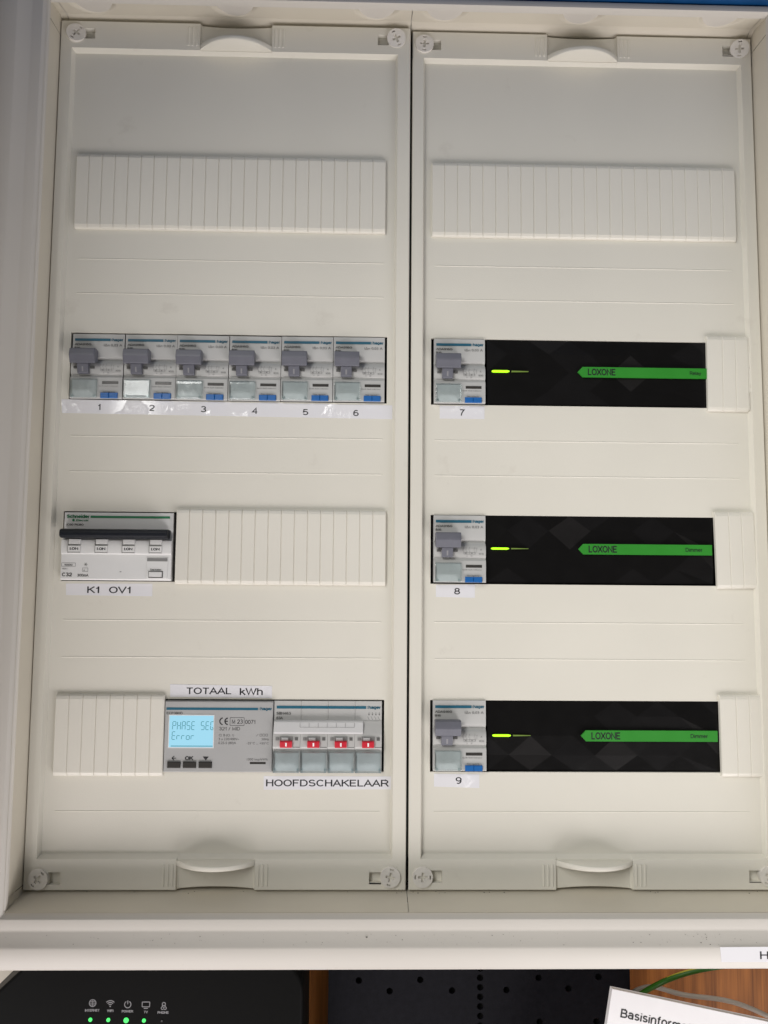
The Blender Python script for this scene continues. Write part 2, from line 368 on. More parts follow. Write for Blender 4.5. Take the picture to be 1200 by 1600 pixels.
def write(mb, s, x, z, y, size, width=None, sx=1.0, ang=0.0, **kw):
    """adds text with its baseline start at x,z; width (mm) fixes the drawn width"""
    wt = kw.pop('wt', 0.13 if size > 3 else 0.19)
    if all(ch in GLYPH for ch in s):
        vs, fs = stroke_text(s, wt + (0.03 if kw.get('bold') else 0))
        vs = [(a*size, b*size) for a, b in vs]
    else:
        vs, fs = text_geo(s, size, 1.0, **kw)
    xs = [v[0] for v in vs]; w = max(xs) - min(xs); x0 = min(xs) if kw.get('align', 'LEFT') == 'LEFT' else 0
    k = width / w if width else sx
    ca, sa = math.cos(ang), math.sin(ang)
    mb.add([(x + ((vx - x0)*k)*ca - vz*sa, y, z + ((vx - x0)*k)*sa + vz*ca) for vx, vz in vs], fs)
    return mb

# ------------------------------------------------------------------ the setting behind and below
w = MB().box(-700, 900, 130, 150, -800, 497)
o = w.build('wall', 'wall_paint'); o['kind'] = 'structure'
w = MB().box(102, 700, 112, 129.5, -600, -160)
o = w.build('wooden_backboard', 'wood_veneer'); tag(o, 'brown wood veneer board on the wall below the cabinet', 'board')

# ------------------------------------------------------------------ cabinet
CT = 0.005    # the left cover leans out a little at its top
cab = thing('distribution_cabinet', (250, 0, -134), 'cream metal distribution cabinet framing the two panel covers', 'cabinet')
CO = (-250, 0, 134)
def cpart(mb, name, m, smooth=None): return mb.build(name, m, cab, CO, smooth)
# carcass: an open box behind the frame
m = MB().box(-28, -26, -24, 129, -131, 503).box(528, 530, -24, 129, -131, 503).box(-25.9, 527.9, -24, 129, -131, -129).box(-25.9, 527.9, 0, 129, 501.6, 503).box(-25.9, 527.9, 127, 129, -128.9, 501.5)
cpart(m, 'carcass', 'enamel')
m = MB().box(-24, 524, 45, 47, -127, 500)
cpart(m, 'back_plate', 'dark_inside')

# open leaf added out of view at the left, to shade the covers
DA = math.radians(101.5)
m = MB()
dx_, dy_ = math.cos(DA), -math.sin(DA)
pts_ = [(0, 0), (548*dx_, 548*dy_), (548*dx_ - 22*abs(dy_), 548*dy_ + 22*dx_), (-22*abs(dy_), 22*dx_)]
m.prism_z([(x - 33, y - 36) for x, y in pts_], -130, 502)
bevel(cpart(m, 'unseen_shade_door', 'enamel'), 2.0, 2)

# frame rails: profile u (outwards from the opening), y
PROF = [(0,-24),(0,-26.6),(0.3,-27),(2.7,-29.2),(3.1,-29.6),(3.5,-29.6),(8.4,-30.3),(9.2,-30.2),(10.2,-30.3),(17.2,-33.4),(17.9,-33.8),(18.7,-34),(29.8,-34),(30.7,-33.5),(31,-32.4),(31,-22)]
def rail(name, kind):
    mb = MB()
    n = len(PROF)
    L, R_, B, T = 2.0, 498.5, -103.3, 497.3
    vs = []
    for end in (0, 1):
        for u, y in PROF:
            if kind == 'bottom': vs.append((L - u if end == 0 else R_ + u, y, B - u))
            if kind == 'left': vs.append((L - u, y, B - u if end == 0 else 503))
            if kind == 'right': vs.append((R_ + u, y, B - u if end == 0 else 503))
    mb.add(vs, [[i, i+1, i+1+n, i+n] for i in range(n-1)] + [list(range(n)), list(range(n, 2*n))])
    return cpart(mb, name, 'enamel', 50)
rail('bottom_rail', 'bottom'); rail('side_rail', 'left'); rail('side_rail', 'right')
m = MB().prism_x([(-24,497.3),(-29.2,497.3),(-30,497.7),(-30,501.2),(-29.4,502.2),(0,502.2),(0,501.5),(-24,501.5)], 2.2, 498.3)
cpart(m, 'top_rail', 'enamel', 40)

# surround strips between frame and covers
def strip(name, pts, ext): ...
def cove_strip(side, a, b, dents=()):
    """surround piece: a..b along the run; dents: centres along X (top pieces only)"""
    prof = [(8, 0.4), (0.5, 0.4), (-1.0, 0.5), (-3.5, 1.6), (-6, 2.9), (-8.5, 3.6), (-11, 3.2), (-16, 2.2), (-20, 1.4), (-24.5, 0.4), (-27.8, 0.1)]   # (y, outward)
    if side != 'top': prof = [(8, 0.0), (0.5, 0.0), (-1, 0.05), (-6, 0.6), (-12, 1.2), (-20, 2.0), (-27.8, 2.6)]
    if side == 'left' or side == 'right': prof = [(y, o_*0.25) for y, o_ in prof]
    n = max(2, int((b - a) / 1.2)) if dents else 2
    mb = MB(); k = len(prof)
    fine = []
    for j in range(len(prof) - 1):
        q = 4 if dents else 1
        for i in range(q): t = i / q; fine.append((prof[j][0]*(1-t) + prof[j+1][0]*t, prof[j][1]*(1-t) + prof[j+1][1]*t))
    fine.append(prof[-1]); k = len(fine)
    vs = []
    for i in range(n):
        s = a + (b - a) * i / (n - 1)
        for y, off in fine:
            if side == 'top':
                z = 497.6 + off
                for c in dents:
                    # scooped hollow: half-round opening towards the front
                    dx = (s - c) / 17.0; dy = (y + 28.5) / 19.0
                    r2 = dx*dx + dy*dy
                    if r2 < 1:
                        e = 1 - r2; z += 5.5 * min(1.0, e * 2.6) ** 1.2
                vs.append((s, y, z))
            elif side == 'bottom': vs.append((s, y, -100.3 - off))
            elif side == 'left': vs.append((1.0 - off + 0.8, y, s))
            else: vs.append((498.9 + off, y, s))
    fs = [[i*k + j, i*k + j + 1, (i+1)*k + j + 1, (i+1)*k + j] for i in range(n-1) for j in range(k-1)]
    mb.add(vs, fs)
    return mb
for a, b, d in ((6.5, 250.6, (29, 127, 226)), (251.1, 496.0, (274, 370, 469))):
    o = cpart(cove_strip('top', a, b, d), 'surround_strip', 'surround_plastic', 60)
cpart(cove_strip('top', 1.2, 6.1), 'surround_corner', 'surround_plastic', 60)
cpart(cove_strip('top', 496.4, 499.6), 'surround_corner', 'surround_plastic', 60)
for a, b in ((1.6, 251.0), (251.3, 499.2)):
    cpart(cove_strip('bottom', a, b), 'surround_strip', 'surround_plastic', 60)
for sd in ('left', 'right'):
    cpart(cove_strip(sd, -96, 486.5), 'surround_strip', 'surround_plastic', 60)
    cpart(cove_strip(sd, -103.5, -96.4), 'surround_corner', 'surround_plastic', 60)
    cpart(cove_strip(sd, 486.9, 502), 'surround_corner', 'surround_plastic', 60)

# ------------------------------------------------------------------ panel covers
FY = -4.5
def lerp(a, b, t): return a + (b - a) * t
rib_me = MB().bbox(-0.7, 0.7, FY - 0.45, FY + 0.3, -7.0, 7.0, 0.35).mesh('grip_rib', 'cream_plastic')
line_me = {}
def pull_mesh(up):
    """half-moon finger grip standing out of the frame; local origin at the middle of its chord"""
    N = 28; W = 25.4; D = 11.5; th = 3.4
    mb = MB()
    rings = []
    prof = [(0.0, 0.0), (0.955, 0.0), (0.99, 0.1), (1.0, 0.3), (1.0, 0.7), (0.99, 0.9), (0.955, 1.0), (0.0, 1.0)]
    arc = []
    Rr = (W*W + D*D) / (2*D)
    for i in range(N + 1):
        x = -W + 2*W*i/N
        arc.append((x, math.sqrt(max(0, Rr*Rr - x*x)) - (Rr - D)))
    vs = []; k = len(prof)
    for x, d in arc:
        for s, t in prof:
            vs.append((x, FY + 2.5 - (d + 2.5) * s, up * th * t))
    fs = [[i*k+j, i*k+j+1, (i+1)*k+j+1, (i+1)*k+j] for i in range(N) for j in range(k-1)]
    mb.add(vs, fs)
    return mb.mesh('finger_pull', 'cream_plastic', 50)
PULL_UP, PULL_DN = pull_mesh(1), pull_mesh(-1)

def cross_screw_meshes():
    r = 6.6; a = 0.85; L = 3.0
    cross = [(-a,-L),(a,-L),(a,-a),(L,-a),(L,a),(a,a),(a,L),(-a,L),(-a,a),(-L,a),(-L,-a),(-a,-a)]
    n1 = [(-1.3, 4.4), (1.3, 4.4), (1.3, 5.4), (-1.3, 5.4)]
    n2 = [(-1.3, -5.4), (1.3, -5.4), (1.3, -4.4), (-1.3, -4.4)]
    head = plate_mesh('head', circle(0, 0, r, 32), [cross, n1, n2], -1.5, 1.2, 'screw_plastic')
    core = MB().prism_y(circle(0, 0, r - 0.4, 24), 1.0, 3).mesh('core', 'screw_plastic')
    return head, core
SCREW_HEAD, SCREW_CORE = cross_screw_meshes()

def make_cover(x0, x1, ix0, ix1, label, tilt, scr, pulls):
    z0, z1, iz0, iz1 = -99.0, 497.2, -79.4, 476.9
    root = thing('panel_cover', (x0, 0, -100), label, 'panel cover', 'panel covers side by side in the cabinet', tilt)
    off = (-x0, 0, 100)
    # recessed field with three device openings
    ox0, ox1 = ix0 + 6.4, ix1 - 6.0
    holes = [[(ox0, c - 23.7), (ox1, c - 23.7), (ox1, c + 23.5), (ox0, c + 23.5)] for c in (248.6, 124.4, -0.8)]
    li = 1.3
    field = plate_mesh('field', [(ix0 - 2, iz0 - 2), (ix1 + 2, iz0 - 2), (ix1 + 2, iz1 + 2), (ix0 - 2, iz1 + 2)], holes, 0, 2.0, 'cream_plastic')
    obj('field', field, root, off)
    # raised rim as a height field of bars; slots beside the screws are real pockets
    mb = MB()
    ctr = pulls
    slots = scr['slots']
    def bar(top):
        zi, zo = (iz1, z1) if top else (iz0, z0)
        sl = [s for s in slots if (s[1] > 200) == top]
        xs = set([x0, x0 + 0.6, x1 - 0.6, x1, ix0, ix1])
        for cx, cz in sl: xs |= {cx - 4.0, cx + 4.0}
        x = x0
        for i in range(61): xs.add(ctr - 30 + i)
        xs |= {ctr - 25.6, ctr + 25.6}
        xs = sorted(xs)
        cz = sl[0][1]
        vs_ = [0.0, (cz - 3.9 - zi)/(zo - zi), (cz + 3.9 - zi)/(zo - zi)]
        vs_ = sorted(set([0.0, 0.12, 0.28, 0.45, 0.62, 0.8, 0.93, 0.97, 1.0] + vs_[1:]))
        idx = {}
        V = []
        def P(i, j):
            if (i, j) not in idx:
                X = xs[i]; v = vs_[j]
                zo_ = zo; y = FY
                d = abs(X - ctr)
                if d <= 25.6:
                    q = (1 - (d/25.6)**2)
                    zo_ = zo - (1.2*q if top else -1.4*q)
                    y = FY + (1.1 + 1.3*v) * min(1, (25.6 - d)/0.8)
                z = lerp(zi, zo_, v)
                if v > 0.985: y += 0.6
                if X in (x0, x1): y += 0.6
                idx[(i, j)] = len(V); V.append((X, y, z))
            return idx[(i, j)]
        F = []
        def inslot(i, j):
            cx_ = (xs[i] + xs[i+1])/2; v = (vs_[j] + vs_[j+1])/2; z = lerp(zi, zo, v)
            return any(abs(cx_ - s[0]) < 4.0 and abs(z - s[1]) < 3.9 for s in sl)
        for i in range(len(xs) - 1):
            for j in range(len(vs_) - 1):
                if not inslot(i, j): F.append([P(i,j), P(i+1,j), P(i+1,j+1), P(i,j+1)])
        # outer wall, down to the back
        for i in range(len(xs) - 1):
            a, b = P(i, len(vs_)-1), P(i+1, len(vs_)-1)
            ax, ay, az = V[a]; bx_, by, bz = V[b]
            n = len(V); V.extend([(ax, 9, az), (bx_, 9, bz)]); F.append([a, b, n+1, n])
        # inner bevel to the field
        for i in range(len(xs) - 1):
            if xs[i] < ix0 - 1e-6 or xs[i+1] > ix1 + 1e-6: continue
            a, b = P(i, 0), P(i+1, 0)
            s = -1 if top else 1
            n = len(V)
            def low(X): return min(max(X, ix0 + li), ix1 - li)
            V.extend([(low(xs[i]), 0.01, zi + s*li*(1.0 if top else 1.7)), (low(xs[i+1]), 0.01, zi + s*li*(1.0 if top else 1.7))]); F.append([a, b, n+1, n])
        mb.add(V, F)
        for s in sl:
            x_, z_ = s; n = 0
            a0, a1, b0, b1 = x_ - 4, x_ + 4, z_ - 3.9, z_ + 3.9
            mb.add([(a0,FY,b0),(a1,FY,b0),(a1,FY,b1),(a0,FY,b1),(a0,FY+4.2,b0),(a1,FY+4.2,b0),(a1,FY+4.2,b1),(a0,FY+4.2,b1)],
                   [[0,1,5,4],[1,2,6,5],[2,3,7,6],[3,0,4,7],[4,5,6,7]])
    bar(True); bar(False)
    for (xo, xi, s) in ((x0, ix0, 1), (x1, ix1, -1)):
        mb.add([(xo,9,iz0),(xo,FY+0.6,iz0),(xo+s*0.6,FY,iz0),(xi,FY,iz0),(xi+s*li,0.01,iz0+li*1.7),
                (xo,9,iz1),(xo,FY+0.6,iz1),(xo+s*0.6,FY,iz1),(xi,FY,iz1),(xi+s*li,0.01,iz1-li)],
               [[0,1,6,5],[1,2,7,6],[2,3,8,7],[3,4,9,8]])
    mb.build('rim', 'cream_plastic', root, off)
    # finger pulls and grip ribs
    for zc, me in ((477.4, PULL_UP), (-79.9, PULL_DN)):
        obj('finger_pull', me, root, (ctr - x0, 0, zc + 100))
    for sgn in (-1, 1):
        for k in range(3):
            for zc in (487.0, -89.5):
                obj('grip_rib', rib_me, root, (ctr + sgn*(27.8 + 2.9*k) - x0, 0, zc + 100))
    # embossed score lines
    for c in (312.5, 187.5, 62.5, -62.5):
        for s in (1, -1):
            if c < 0 and s < 0: continue
            w_ = ox1 - ox0 - 5.0
            key = round(w_, 2)
            if key not in line_me:
                line_me[key] = MB().add([(0,0.01,-0.45),(w_,0.01,-0.45),(0.4,-0.28,0),(w_-0.4,-0.28,0),(0,0.01,0.45),(w_,0.01,0.45)],
                                   [[0,1,3,2],[2,3,5,4],[0,2,4],[1,5,3]]).mesh('score_line', 'cream_plastic')
            obj('score_line', line_me[key], root, (ox0 + 2.5 - x0, 0, c + s*12.3 + 100))
    # turn-lock screws
    for (sx, sz, rot, tx, tz) in scr['screws']:
        h = obj('fixing_screw', SCREW_HEAD, root, (sx - x0, FY, sz + 100))
        h.rotation_euler = (tx, math.radians(rot), tz)
        obj('screw_core', SCREW_CORE, h)
    return root
make_cover(2.2, 250.4, 10.3, 241.5, 'left cream cover with six breakers in its upper row, energy meter below', CT,
           dict(slots=[(22.5, 487.6), (231.0, 487.9), (22.3, -91.4), (230.3, -90.3)],
                screws=[(13.3, 487.4, 35, math.radians(-4), math.radians(9)), (240.3, 488.6, -25, math.radians(10), math.radians(-6)),
                        (12.2, -91.6, 40, 0, math.radians(-4)), (240.2, -90.3, 12, 0, 0)]), 126.2)
make_cover(252.1, 498.1, 260.0, 490.3, 'right cream cover with three black modules with green bars in its openings', 0,
           dict(slots=[(268.6, 487.0), (481.0, 488.0), (270.2, -90.3), (481.6, -89.8)],
                screws=[(260.6, 487.0, 2, 0, 0), (489.4, 488.6, 3, math.radians(9), math.radians(-10)),
                        (261.4, -90.3, 92, 0, math.radians(2)), (490.6, -89.8, 30, 0, 0)]), 374.8)

# point on the left cover, which leans by CT about z = -100
def on_left(x, z, y=0.0):
    zz = z + 100
    return (x, y*math.cos(CT) - zz*math.sin(CT), -100 + zz*math.cos(CT) + y*math.sin(CT))

# ------------------------------------------------------------------ blanking strips
SLATS = {}
def slat_mesh(w_, h):
    k = (round(w_, 2), h)
    if k not in SLATS:
        prof = [(0.05, 0), (-1.6, 0.15), (-2.3, 0.9), (-3.0, 2.6), (-3.05, h - 3.0), (-2.5, h - 1.2), (-1.6, h - 0.15), (0.05, h)]
        mb = MB(); n = len(prof); g = 0.45
        vs = []
        for xx, dy in ((0.0, 0.6), (g, 0.0), (w_ - g, 0.0), (w_, 0.6)):
            for y, z in prof: vs.append((xx, min(0.05, y + dy) if y < 0 else y, z))
        fs = [[i*n+j, i*n+j+1, (i+1)*n+j+1, (i+1)*n+j] for i in range(3) for j in range(n-1)]
        fs += [list(range(n)), list(range(3*n, 4*n))]
        mb.add(vs, fs)
        SLATS[k] = mb.mesh('slat', 'cream_strip')
    return SLATS[k]
def blanking(x0, x1, z0, z1, n, label, left, widths=None, ragged=False, roty=0.0):
    base = on_left(x0, z0) if left else (x0, 0, z0)
    t = thing('blanking_strip', base, label, 'blanking strip', 'ribbed blanking strips closing the unused openings', CT if left else 0)
    t.rotation_euler.y = roty
    ws = widths or [(x1 - x0)/n]*n
    x = 0
    for i, w_ in enumerate(ws):
        obj('slat', slat_mesh(w_, round(z1 - z0, 1)), t, (x, -0.05, 0)); x += w_
    if ragged:
        # rough saw-cut edge
        mb = MB(); r = random.Random(3); prev = None; h = z1 - z0; N = 26
        pts = [(x + r.uniform(-0.1, 1.7) * (1.0 if 4 < i < 22 else 0.3), 1 + (h - 2)*i/N) for i in range(N + 1)]
        poly = [(x - 0.2, 1)] + pts + [(x - 0.2, h - 1)]
        mb.prism_y(poly, -3.3, -1.4).build('cut_edge', 'cream_strip', t)
    return t
blanking(16.3, 233.6, 345.9, 400.2, 24, 'long ribbed blanking strip at the top of the left cover', True)
blanking(266.5, 484.0, 345.5, 400.2, 24, 'long ribbed blanking strip at the top of the right cover', False)
blanking(93.6, 235.6, 99.1, 150.2, 16, 'ribbed blanking strip right of the breaker with black handle bar', True)
blanking(17.6, 89.4, -27.3, 25.9, 8, 'short ribbed blanking strip left of the energy meter', True)
blanking(460.0, 489.0, 222.4, 276.3, 3, 'short ribbed piece with ragged cut edge right of the uppermost black module', False, [10.7, 9.3, 9.0], True, math.radians(0.6))
blanking(463.0, 490.3, 98.7, 151.7, 3, 'short ribbed piece right of the middle black module', False, [9.6, 8.8, 8.9], False, math.radians(-0.8))
blanking(462.3, 491.3, -26.9, 27.5, 3, 'short ribbed piece right of the lowest black module', False, [11.0, 9.0, 9.0], False, math.radians(-0.2))

# ------------------------------------------------------------------ two-module breakers
BH = 45.8
def breaker_profile():
    p = [(0,0.2),(-0.5,0),(-0.6,-0.4)]
    pts = [(0,-0.6),(14.6,-0.8),(16.4,-0.4),(17.8,0.9),(18.3,1.0),(19.4,-0.6),(21.5,-2.0),(24.5,-2.5),(28.2,-2.0),(29.2,-1.1),(29.8,-1.1),(31.0,-2.4),(32.0,-2.6),(45.2,-2.6),(BH,-2.0)]
    return [(25, BH)] + [(y, BH - t) for t, y in pts] + [(25, 0)]
# build: local x 0..35.6, z 0..BH, y 0 = cover plane
def make_breaker():
    root = thing('circuit_breaker', (0, 0, 0), 'x', 'circuit breaker', 'two-module grey circuit breakers')
    MB().prism_x(breaker_profile(), 0.1, 35.7).build('body', 'device_grey', root, smooth=28)
    Z = lambda t: BH - t
    MB().rect(1.6, 26.0, Z(5.0), Z(3.2), -0.92).build('brand_bar', 'teal_print', root)
    mb = MB()
    write(mb, 'hager', 27.3, Z(5.0), -0.92, 2.0, width=7.3, bold=0.05)
    mb.rect(26.3, 26.8, Z(4.9), Z(4.4), -0.92).rect(26.3, 26.8, Z(4.0), Z(3.5), -0.92)
    mb.build('brand_lettering', 'teal_print', root)
    mb = MB()
    write(mb, 'ADA916G', 1.4, Z(8.1), -0.95, 1.55, width=11.6)
    write(mb, 'B16', 1.4, Z(10.6), -0.97, 1.5, width=4.0)
    write(mb, 'I\u0394n 0,03 A', 21.6, Z(8.7), -0.95, 1.75, width=12.6)
    write(mb, 'Earth fault indicator', 19.8, Z(37.5), -2.72, 0.8, width=13.2)
    write(mb, 'Test regularly', 22.6, Z(41.5), -2.72, 0.8, width=8.4)
    mb.build('lettering', 'grey_print', root)
    # printed circuit diagram, on the curved nose: strokes lie on small steps
    mb = MB()
    yy = lambda t: {0: 0}.get(t, -2.72)
    D = -2.62
    for k, xk in enumerate((20.6, 22.6, 24.6, 28.2)):
        mb.line((xk, Z(21.4)), (xk - 0.7, Z(24.0)), 0.16, D); mb.line((xk, Z(24.0)), (xk, Z(26.4)), 0.16, D)
    mb.line((20.6, Z(26.5)), (28.4, Z(26.5)), 0.16, D); mb.line((20.6, Z(25.3)), (28.4, Z(25.3)), 0.14, D)
    mb.line((28.4, Z(26.5)), (28.4, Z(25.3)), 0.16, D); mb.line((19.6, Z(22.3)), (30.0, Z(22.3)), 0.13, D)
    mb.line((29.4, Z(22.3)), (29.4, Z(25.5)), 0.13, D); mb.rect(21.4, 22.3, Z(26.2), Z(25.6), D).rect(25.6, 26.6, Z(26.2), Z(25.6), D)
    write(mb, 'A', 31.8, Z(24.0), D, 1.2); write(mb, 'IC0', 31.0, Z(26.8), D, 1.0, width=3.2)
    write(mb, '2', 22.5, Z(28.2), D, 0.8); write(mb, '2N', 25.2, Z(28.2), D, 0.8)
    mb.build('circuit_diagram', 'mid_print', root)
    # recesses beside the lever
    MB().box(2.2, 4.9, -2.9, 0, Z(25.0), Z(23.4)).box(13.5, 16.4, -2.9, 0, Z(25.0), Z(23.4)).build('lever_slot', 'grey_print', root)
    # lever
    h = MB()
    h.prism_x([(-1.6, Z(12.2)), (-7.4, Z(12.0)), (-8.6, Z(12.5)), (-9.4, Z(16.0)), (-9.5, Z(17.2)), (-7.6, Z(22.0)), (-6.6, Z(22.3)), (-1.6, Z(20))], 1.0, 18.2)
    h.prism_x([(-1.6, Z(20.5)), (-6.4, Z(22.2)), (-4.6, Z(28.4)), (-3.9, Z(28.9)), (-1.6, Z(28.7))], 5.4, 13.0)
    lever = h.build('lever', 'handle_grey', root); bevel(lever, 0.35, 2)
    # on-mark on the lever stem: lies along the sloping front of the stem
    f = lambda t: -6.4 + (t - 22.2) / (28.4 - 22.2) * 1.8 - 0.06
    MB().add([(8.7, f(24.3), Z(24.3)), (9.7, f(24.3), Z(24.3)), (9.7, f(27.6), Z(27.6)), (8.7, f(27.6), Z(27.6))], [[0,1,2,3]]).build('on_mark', 'icon_print', lever)
    # hinged clear window over a label card
    MB().bbox(1.6, 18.4, -2.95, -2.5, Z(45.0), Z(33.0), 0.1).build('label_card', 'card_grey', root)
    wn = MB()
    wn.prism_x([(-2.7, Z(45.6)), (-4.4, Z(45.6)), (-5.1, Z(45.0)), (-5.3, Z(43.8)), (-5.3, Z(35.2)), (-4.9, Z(33.2)), (-4.0, Z(32.4)), (-2.7, Z(32.2))], 1.0, 18.9)
    wo = wn.build('clear_window', 'clear_window', root); bevel(wo, 0.7, 3)
    MB().box(1.8, 3.2, -5.0, -3.0, Z(45.2), Z(43.4)).box(16.6, 18.0, -5.0, -3.0, Z(45.2), Z(43.4)).build('window_hinge', 'clear_window', root)
    MB().bbox(22.0, 33.0, -2.85, -2.4, Z(35.7), Z(33.8), 0.1).build('fault_indicator', 'indicator_dark', root)
    b1 = MB().bbox(21.4, 27.1, -4.0, -2.4, Z(45.7), Z(41.9), 0.35).bbox(27.25, 33.0, -4.0, -2.4, Z(45.7), Z(41.9), 0.35)
    b1.build('test_button', 'blue_button', root)
    return root
ROWZ = (248.4, 124.6, -0.8)
BZ = [c - BH/2 for c in ROWZ]
proto = make_breaker(); jr = random.Random(4)
names6 = ['leftmost grey circuit breaker of the row of six', 'second grey circuit breaker from the left in the row of six', 'third grey circuit breaker from the left in the row of six',
          'fourth grey circuit breaker from the left in the row of six', 'fifth grey circuit breaker from the left in the row of six', 'rightmost grey circuit breaker of the row of six']
spots = [(17.9 + 36.05*i, BZ[0], names6[i]) for i in range(6)]
spots += [(268.2, BZ[0], 'grey circuit breaker beside the uppermost black module'),
          (268.2, BZ[1] + 0.2, 'grey circuit breaker beside the middle black module'),
          (268.2, BZ[2] + 0.6, 'grey circuit breaker beside the lowest black module')]
for i, (x, z, lab) in enumerate(spots):
    o = proto if i == 0 else copy_tree(proto)
    o.location = ((x + jr.uniform(-.08, .08))*MM, ((-0.6 if i < 6 else -0.3) + jr.uniform(-.25, .25))*MM, (z + jr.uniform(-.2, .2))*MM); o['label'] = lab
    o.rotation_euler = (math.radians(jr.uniform(-.5, .5)), math.radians(jr.uniform(-.15, .15)), math.radians(jr.uniform(-.4, .4)))

# ------------------------------------------------------------------ four-pole breaker with black bar
H4 = 45.8; Z = lambda t: H4 - t
fp = thing('four_pole_breaker', (17.6, -0.5, ROWZ[1] - H4/2 - 0.4), 'white four-pole breaker with black handle bar above the K1 OV1 label', 'circuit breaker')
pts = [(0,-1.2),(9.8,-1.4),(11.0,-1.0),(12.5,-1.2),(17.5,-3.2),(19,-4.6),(24,-5.4),(27.6,-5.0),(28.3,-4.4),(28.5,-4.0),(44.8,-4.0),(H4,-3.2)]
MB().prism_x([(25, H4)] + [(y, Z(t)) for t, y in pts] + [(25, 0)], 0.1, 73.6).build('body', 'device_white', fp, smooth=28)
MB().rect(17.6, 71.2, Z(3.7), Z(2.2), -1.55).build('brand_bar', 'green_print', fp)
mb = MB(); write(mb, 'Schneider', 1.6, Z(3.9), -1.55, 2.3, width=15.2, bold=0.04); write(mb, 'Electric', 8.0, Z(6.0), -1.6, 1.3, width=8.4); mb.poly(circle(6.2, Z(5.3), 0.9, 14), -1.6)
mb.build('brand_lettering', 'green_print', fp)
mb = MB(); write(mb, 'iC60 RCBO', 1.6, Z(9.0), -1.6, 1.3, width=11.6)
write(mb, '40A~', 1.0, Z(38.7), -4.12, 1.1, width=4.0); write(mb, 'C32', 1.0, Z(43.4), -4.12, 2.6, width=6.8, bold=0.03)
write(mb, '300mA', 11.2, Z(43.4), -4.12, 1.8, width=7.6); write(mb, 'A', 15.2, Z(39.6), -4.12, 1.0)
for a, b in (((0.6, Z(34.3)), (9.8, Z(34.3))), ((0.6, Z(36.6)), (9.8, Z(36.6))), ((0.6, Z(34.3)), (0.6, Z(36.6))), ((9.8, Z(34.3)), (9.8, Z(36.6))),
             ((14.6, Z(37.6)), (18.2, Z(37.6))), ((14.6, Z(40.0)), (18.2, Z(40.0))), ((14.6, Z(37.6)), (14.6, Z(40.0))), ((18.2, Z(37.6)), (18.2, Z(40.0)))):
    mb.line(a, b, 0.18, -4.12)
write(mb, '10000', 2.4, Z(36.2), -4.12, 1.2, width=5.4)
for k in range(3):
    a = math.pi*k/3; mb.line((16.6 - 1.2*math.cos(a), Z(35.2) - 1.2*math.sin(a)), (16.6 + 1.2*math.cos(a), Z(35.2) + 1.2*math.sin(a)), 0.25, -4.12)
write(mb, 'Test/reset', 59.8, Z(38.9), -4.62, 1.1, width=7.4)
mb.rect(39.4, 40.6, Z(40.2), Z(39.8), -4.12)
mb.build('lettering', 'grey_print', fp)
bar_ = MB().prism_x([(-2, Z(11.8)), (-9.5, Z(11.6)), (-11.8, Z(12.4)), (-12.6, Z(14.2)), (-12.2, Z(16.4)), (-10.6, Z(17.6)), (-4, Z(18.0))], 1.2, 72.4).build('handle_bar', 'handle_black', fp); bevel(bar_, 0.5, 2)
for k in range(4):
    x = 5.0 + 18.05*k
    MB().box(x - 0.4, x + 0.1, -5.75, -3, Z(27.6), Z(18.4)).box(x + 0.1, x + 8.0, -5.65, -3, Z(27.5), Z(26.8)).box(x + 0.2, x + 8.0, -5.5, -3, Z(22.7), Z(21.9)).build('toggle_recess', 'recess_grey', fp)
    tg = MB().bbox(x + 0.2, x + 8.2, -6.6, -3, Z(26.7), Z(22.7), 0.2).bbox(x + 0.4, x + 8.0, -6.2, -3, Z(21.6), Z(18.3), 0.2).build('toggle_tab', 'device_white', fp)
    mb = MB(); write(mb, 'I.ON', x + 1.5, Z(25.6), -6.68, 1.7, width=5.6, bold=0.05); mb.build('lettering', 'dark_print', tg)
MB().bbox(57.2, 71.6, -4.5, -3.9, Z(44.3), Z(30.2), 0.3).build('test_panel', 'device_white', fp)
MB().rect(57.6, 71.2, Z(32.8), Z(30.6), -4.56).build('panel_band', 'mid_print', fp)
MB().box(58.7, 68.5, -4.58, -4.3, Z(43.9), Z(39.3)).build('button_recess', 'grey_print', fp)
MB().bbox(59.2, 67.8, -5.6, -4.3, Z(43.1), Z(39.8), 0.3).build('test_button', 'device_white', fp)

# ------------------------------------------------------------------ energy meter
HM = 46.0; Z = lambda t: HM - t
em = thing('energy_meter', (89.8, -0.4, -24.3), 'grey energy meter with lit blue display reading PHASE SEQ Error', 'energy meter')
o = MB().bbox(0.1, 71.6, -2.8, 25, 0, HM, 0.5).build('housing', 'meter_grey', em)
F_ = -2.9
MB().rect(1.0, 61.6, Z(5.7), Z(4.1), F_).build('brand_bar', 'teal_print', em)
mb = MB(); write(mb, 'hager', 63.2, Z(5.7), F_, 2.0, width=7.6, bold=0.05); mb.rect(62.1, 62.6, Z(5.5), Z(5.0), F_).rect(62.1, 62.6, Z(4.6), Z(4.1), F_)
mb.build('brand_lettering', 'teal_print', em)
mb = MB()
write(mb, 'ECP380D', 1.2, Z(8.6), F_, 1.6, width=10.6)
write(mb, '321 / MID', 36.2, Z(18.9), F_, 2.2, width=13.8, wt=0.14)
write(mb, 'Cl. B (Cl. 1)', 36.1, Z(22.8), F_, 1.6, width=10.0)
write(mb, '3 x 230/400V~', 36.1, Z(25.3), F_, 1.6, width=13.6)
write(mb, '0.25-5 (80)A', 36.0, Z(27.8), F_, 1.6, width=11.6)
write(mb, '50Hz', 64.4, Z(25.3), F_, 1.5, width=4.8); write(mb, '-25\u00b0C ... +55\u00b0C', 54.6, Z(27.9), F_, 1.5, width=14.6)
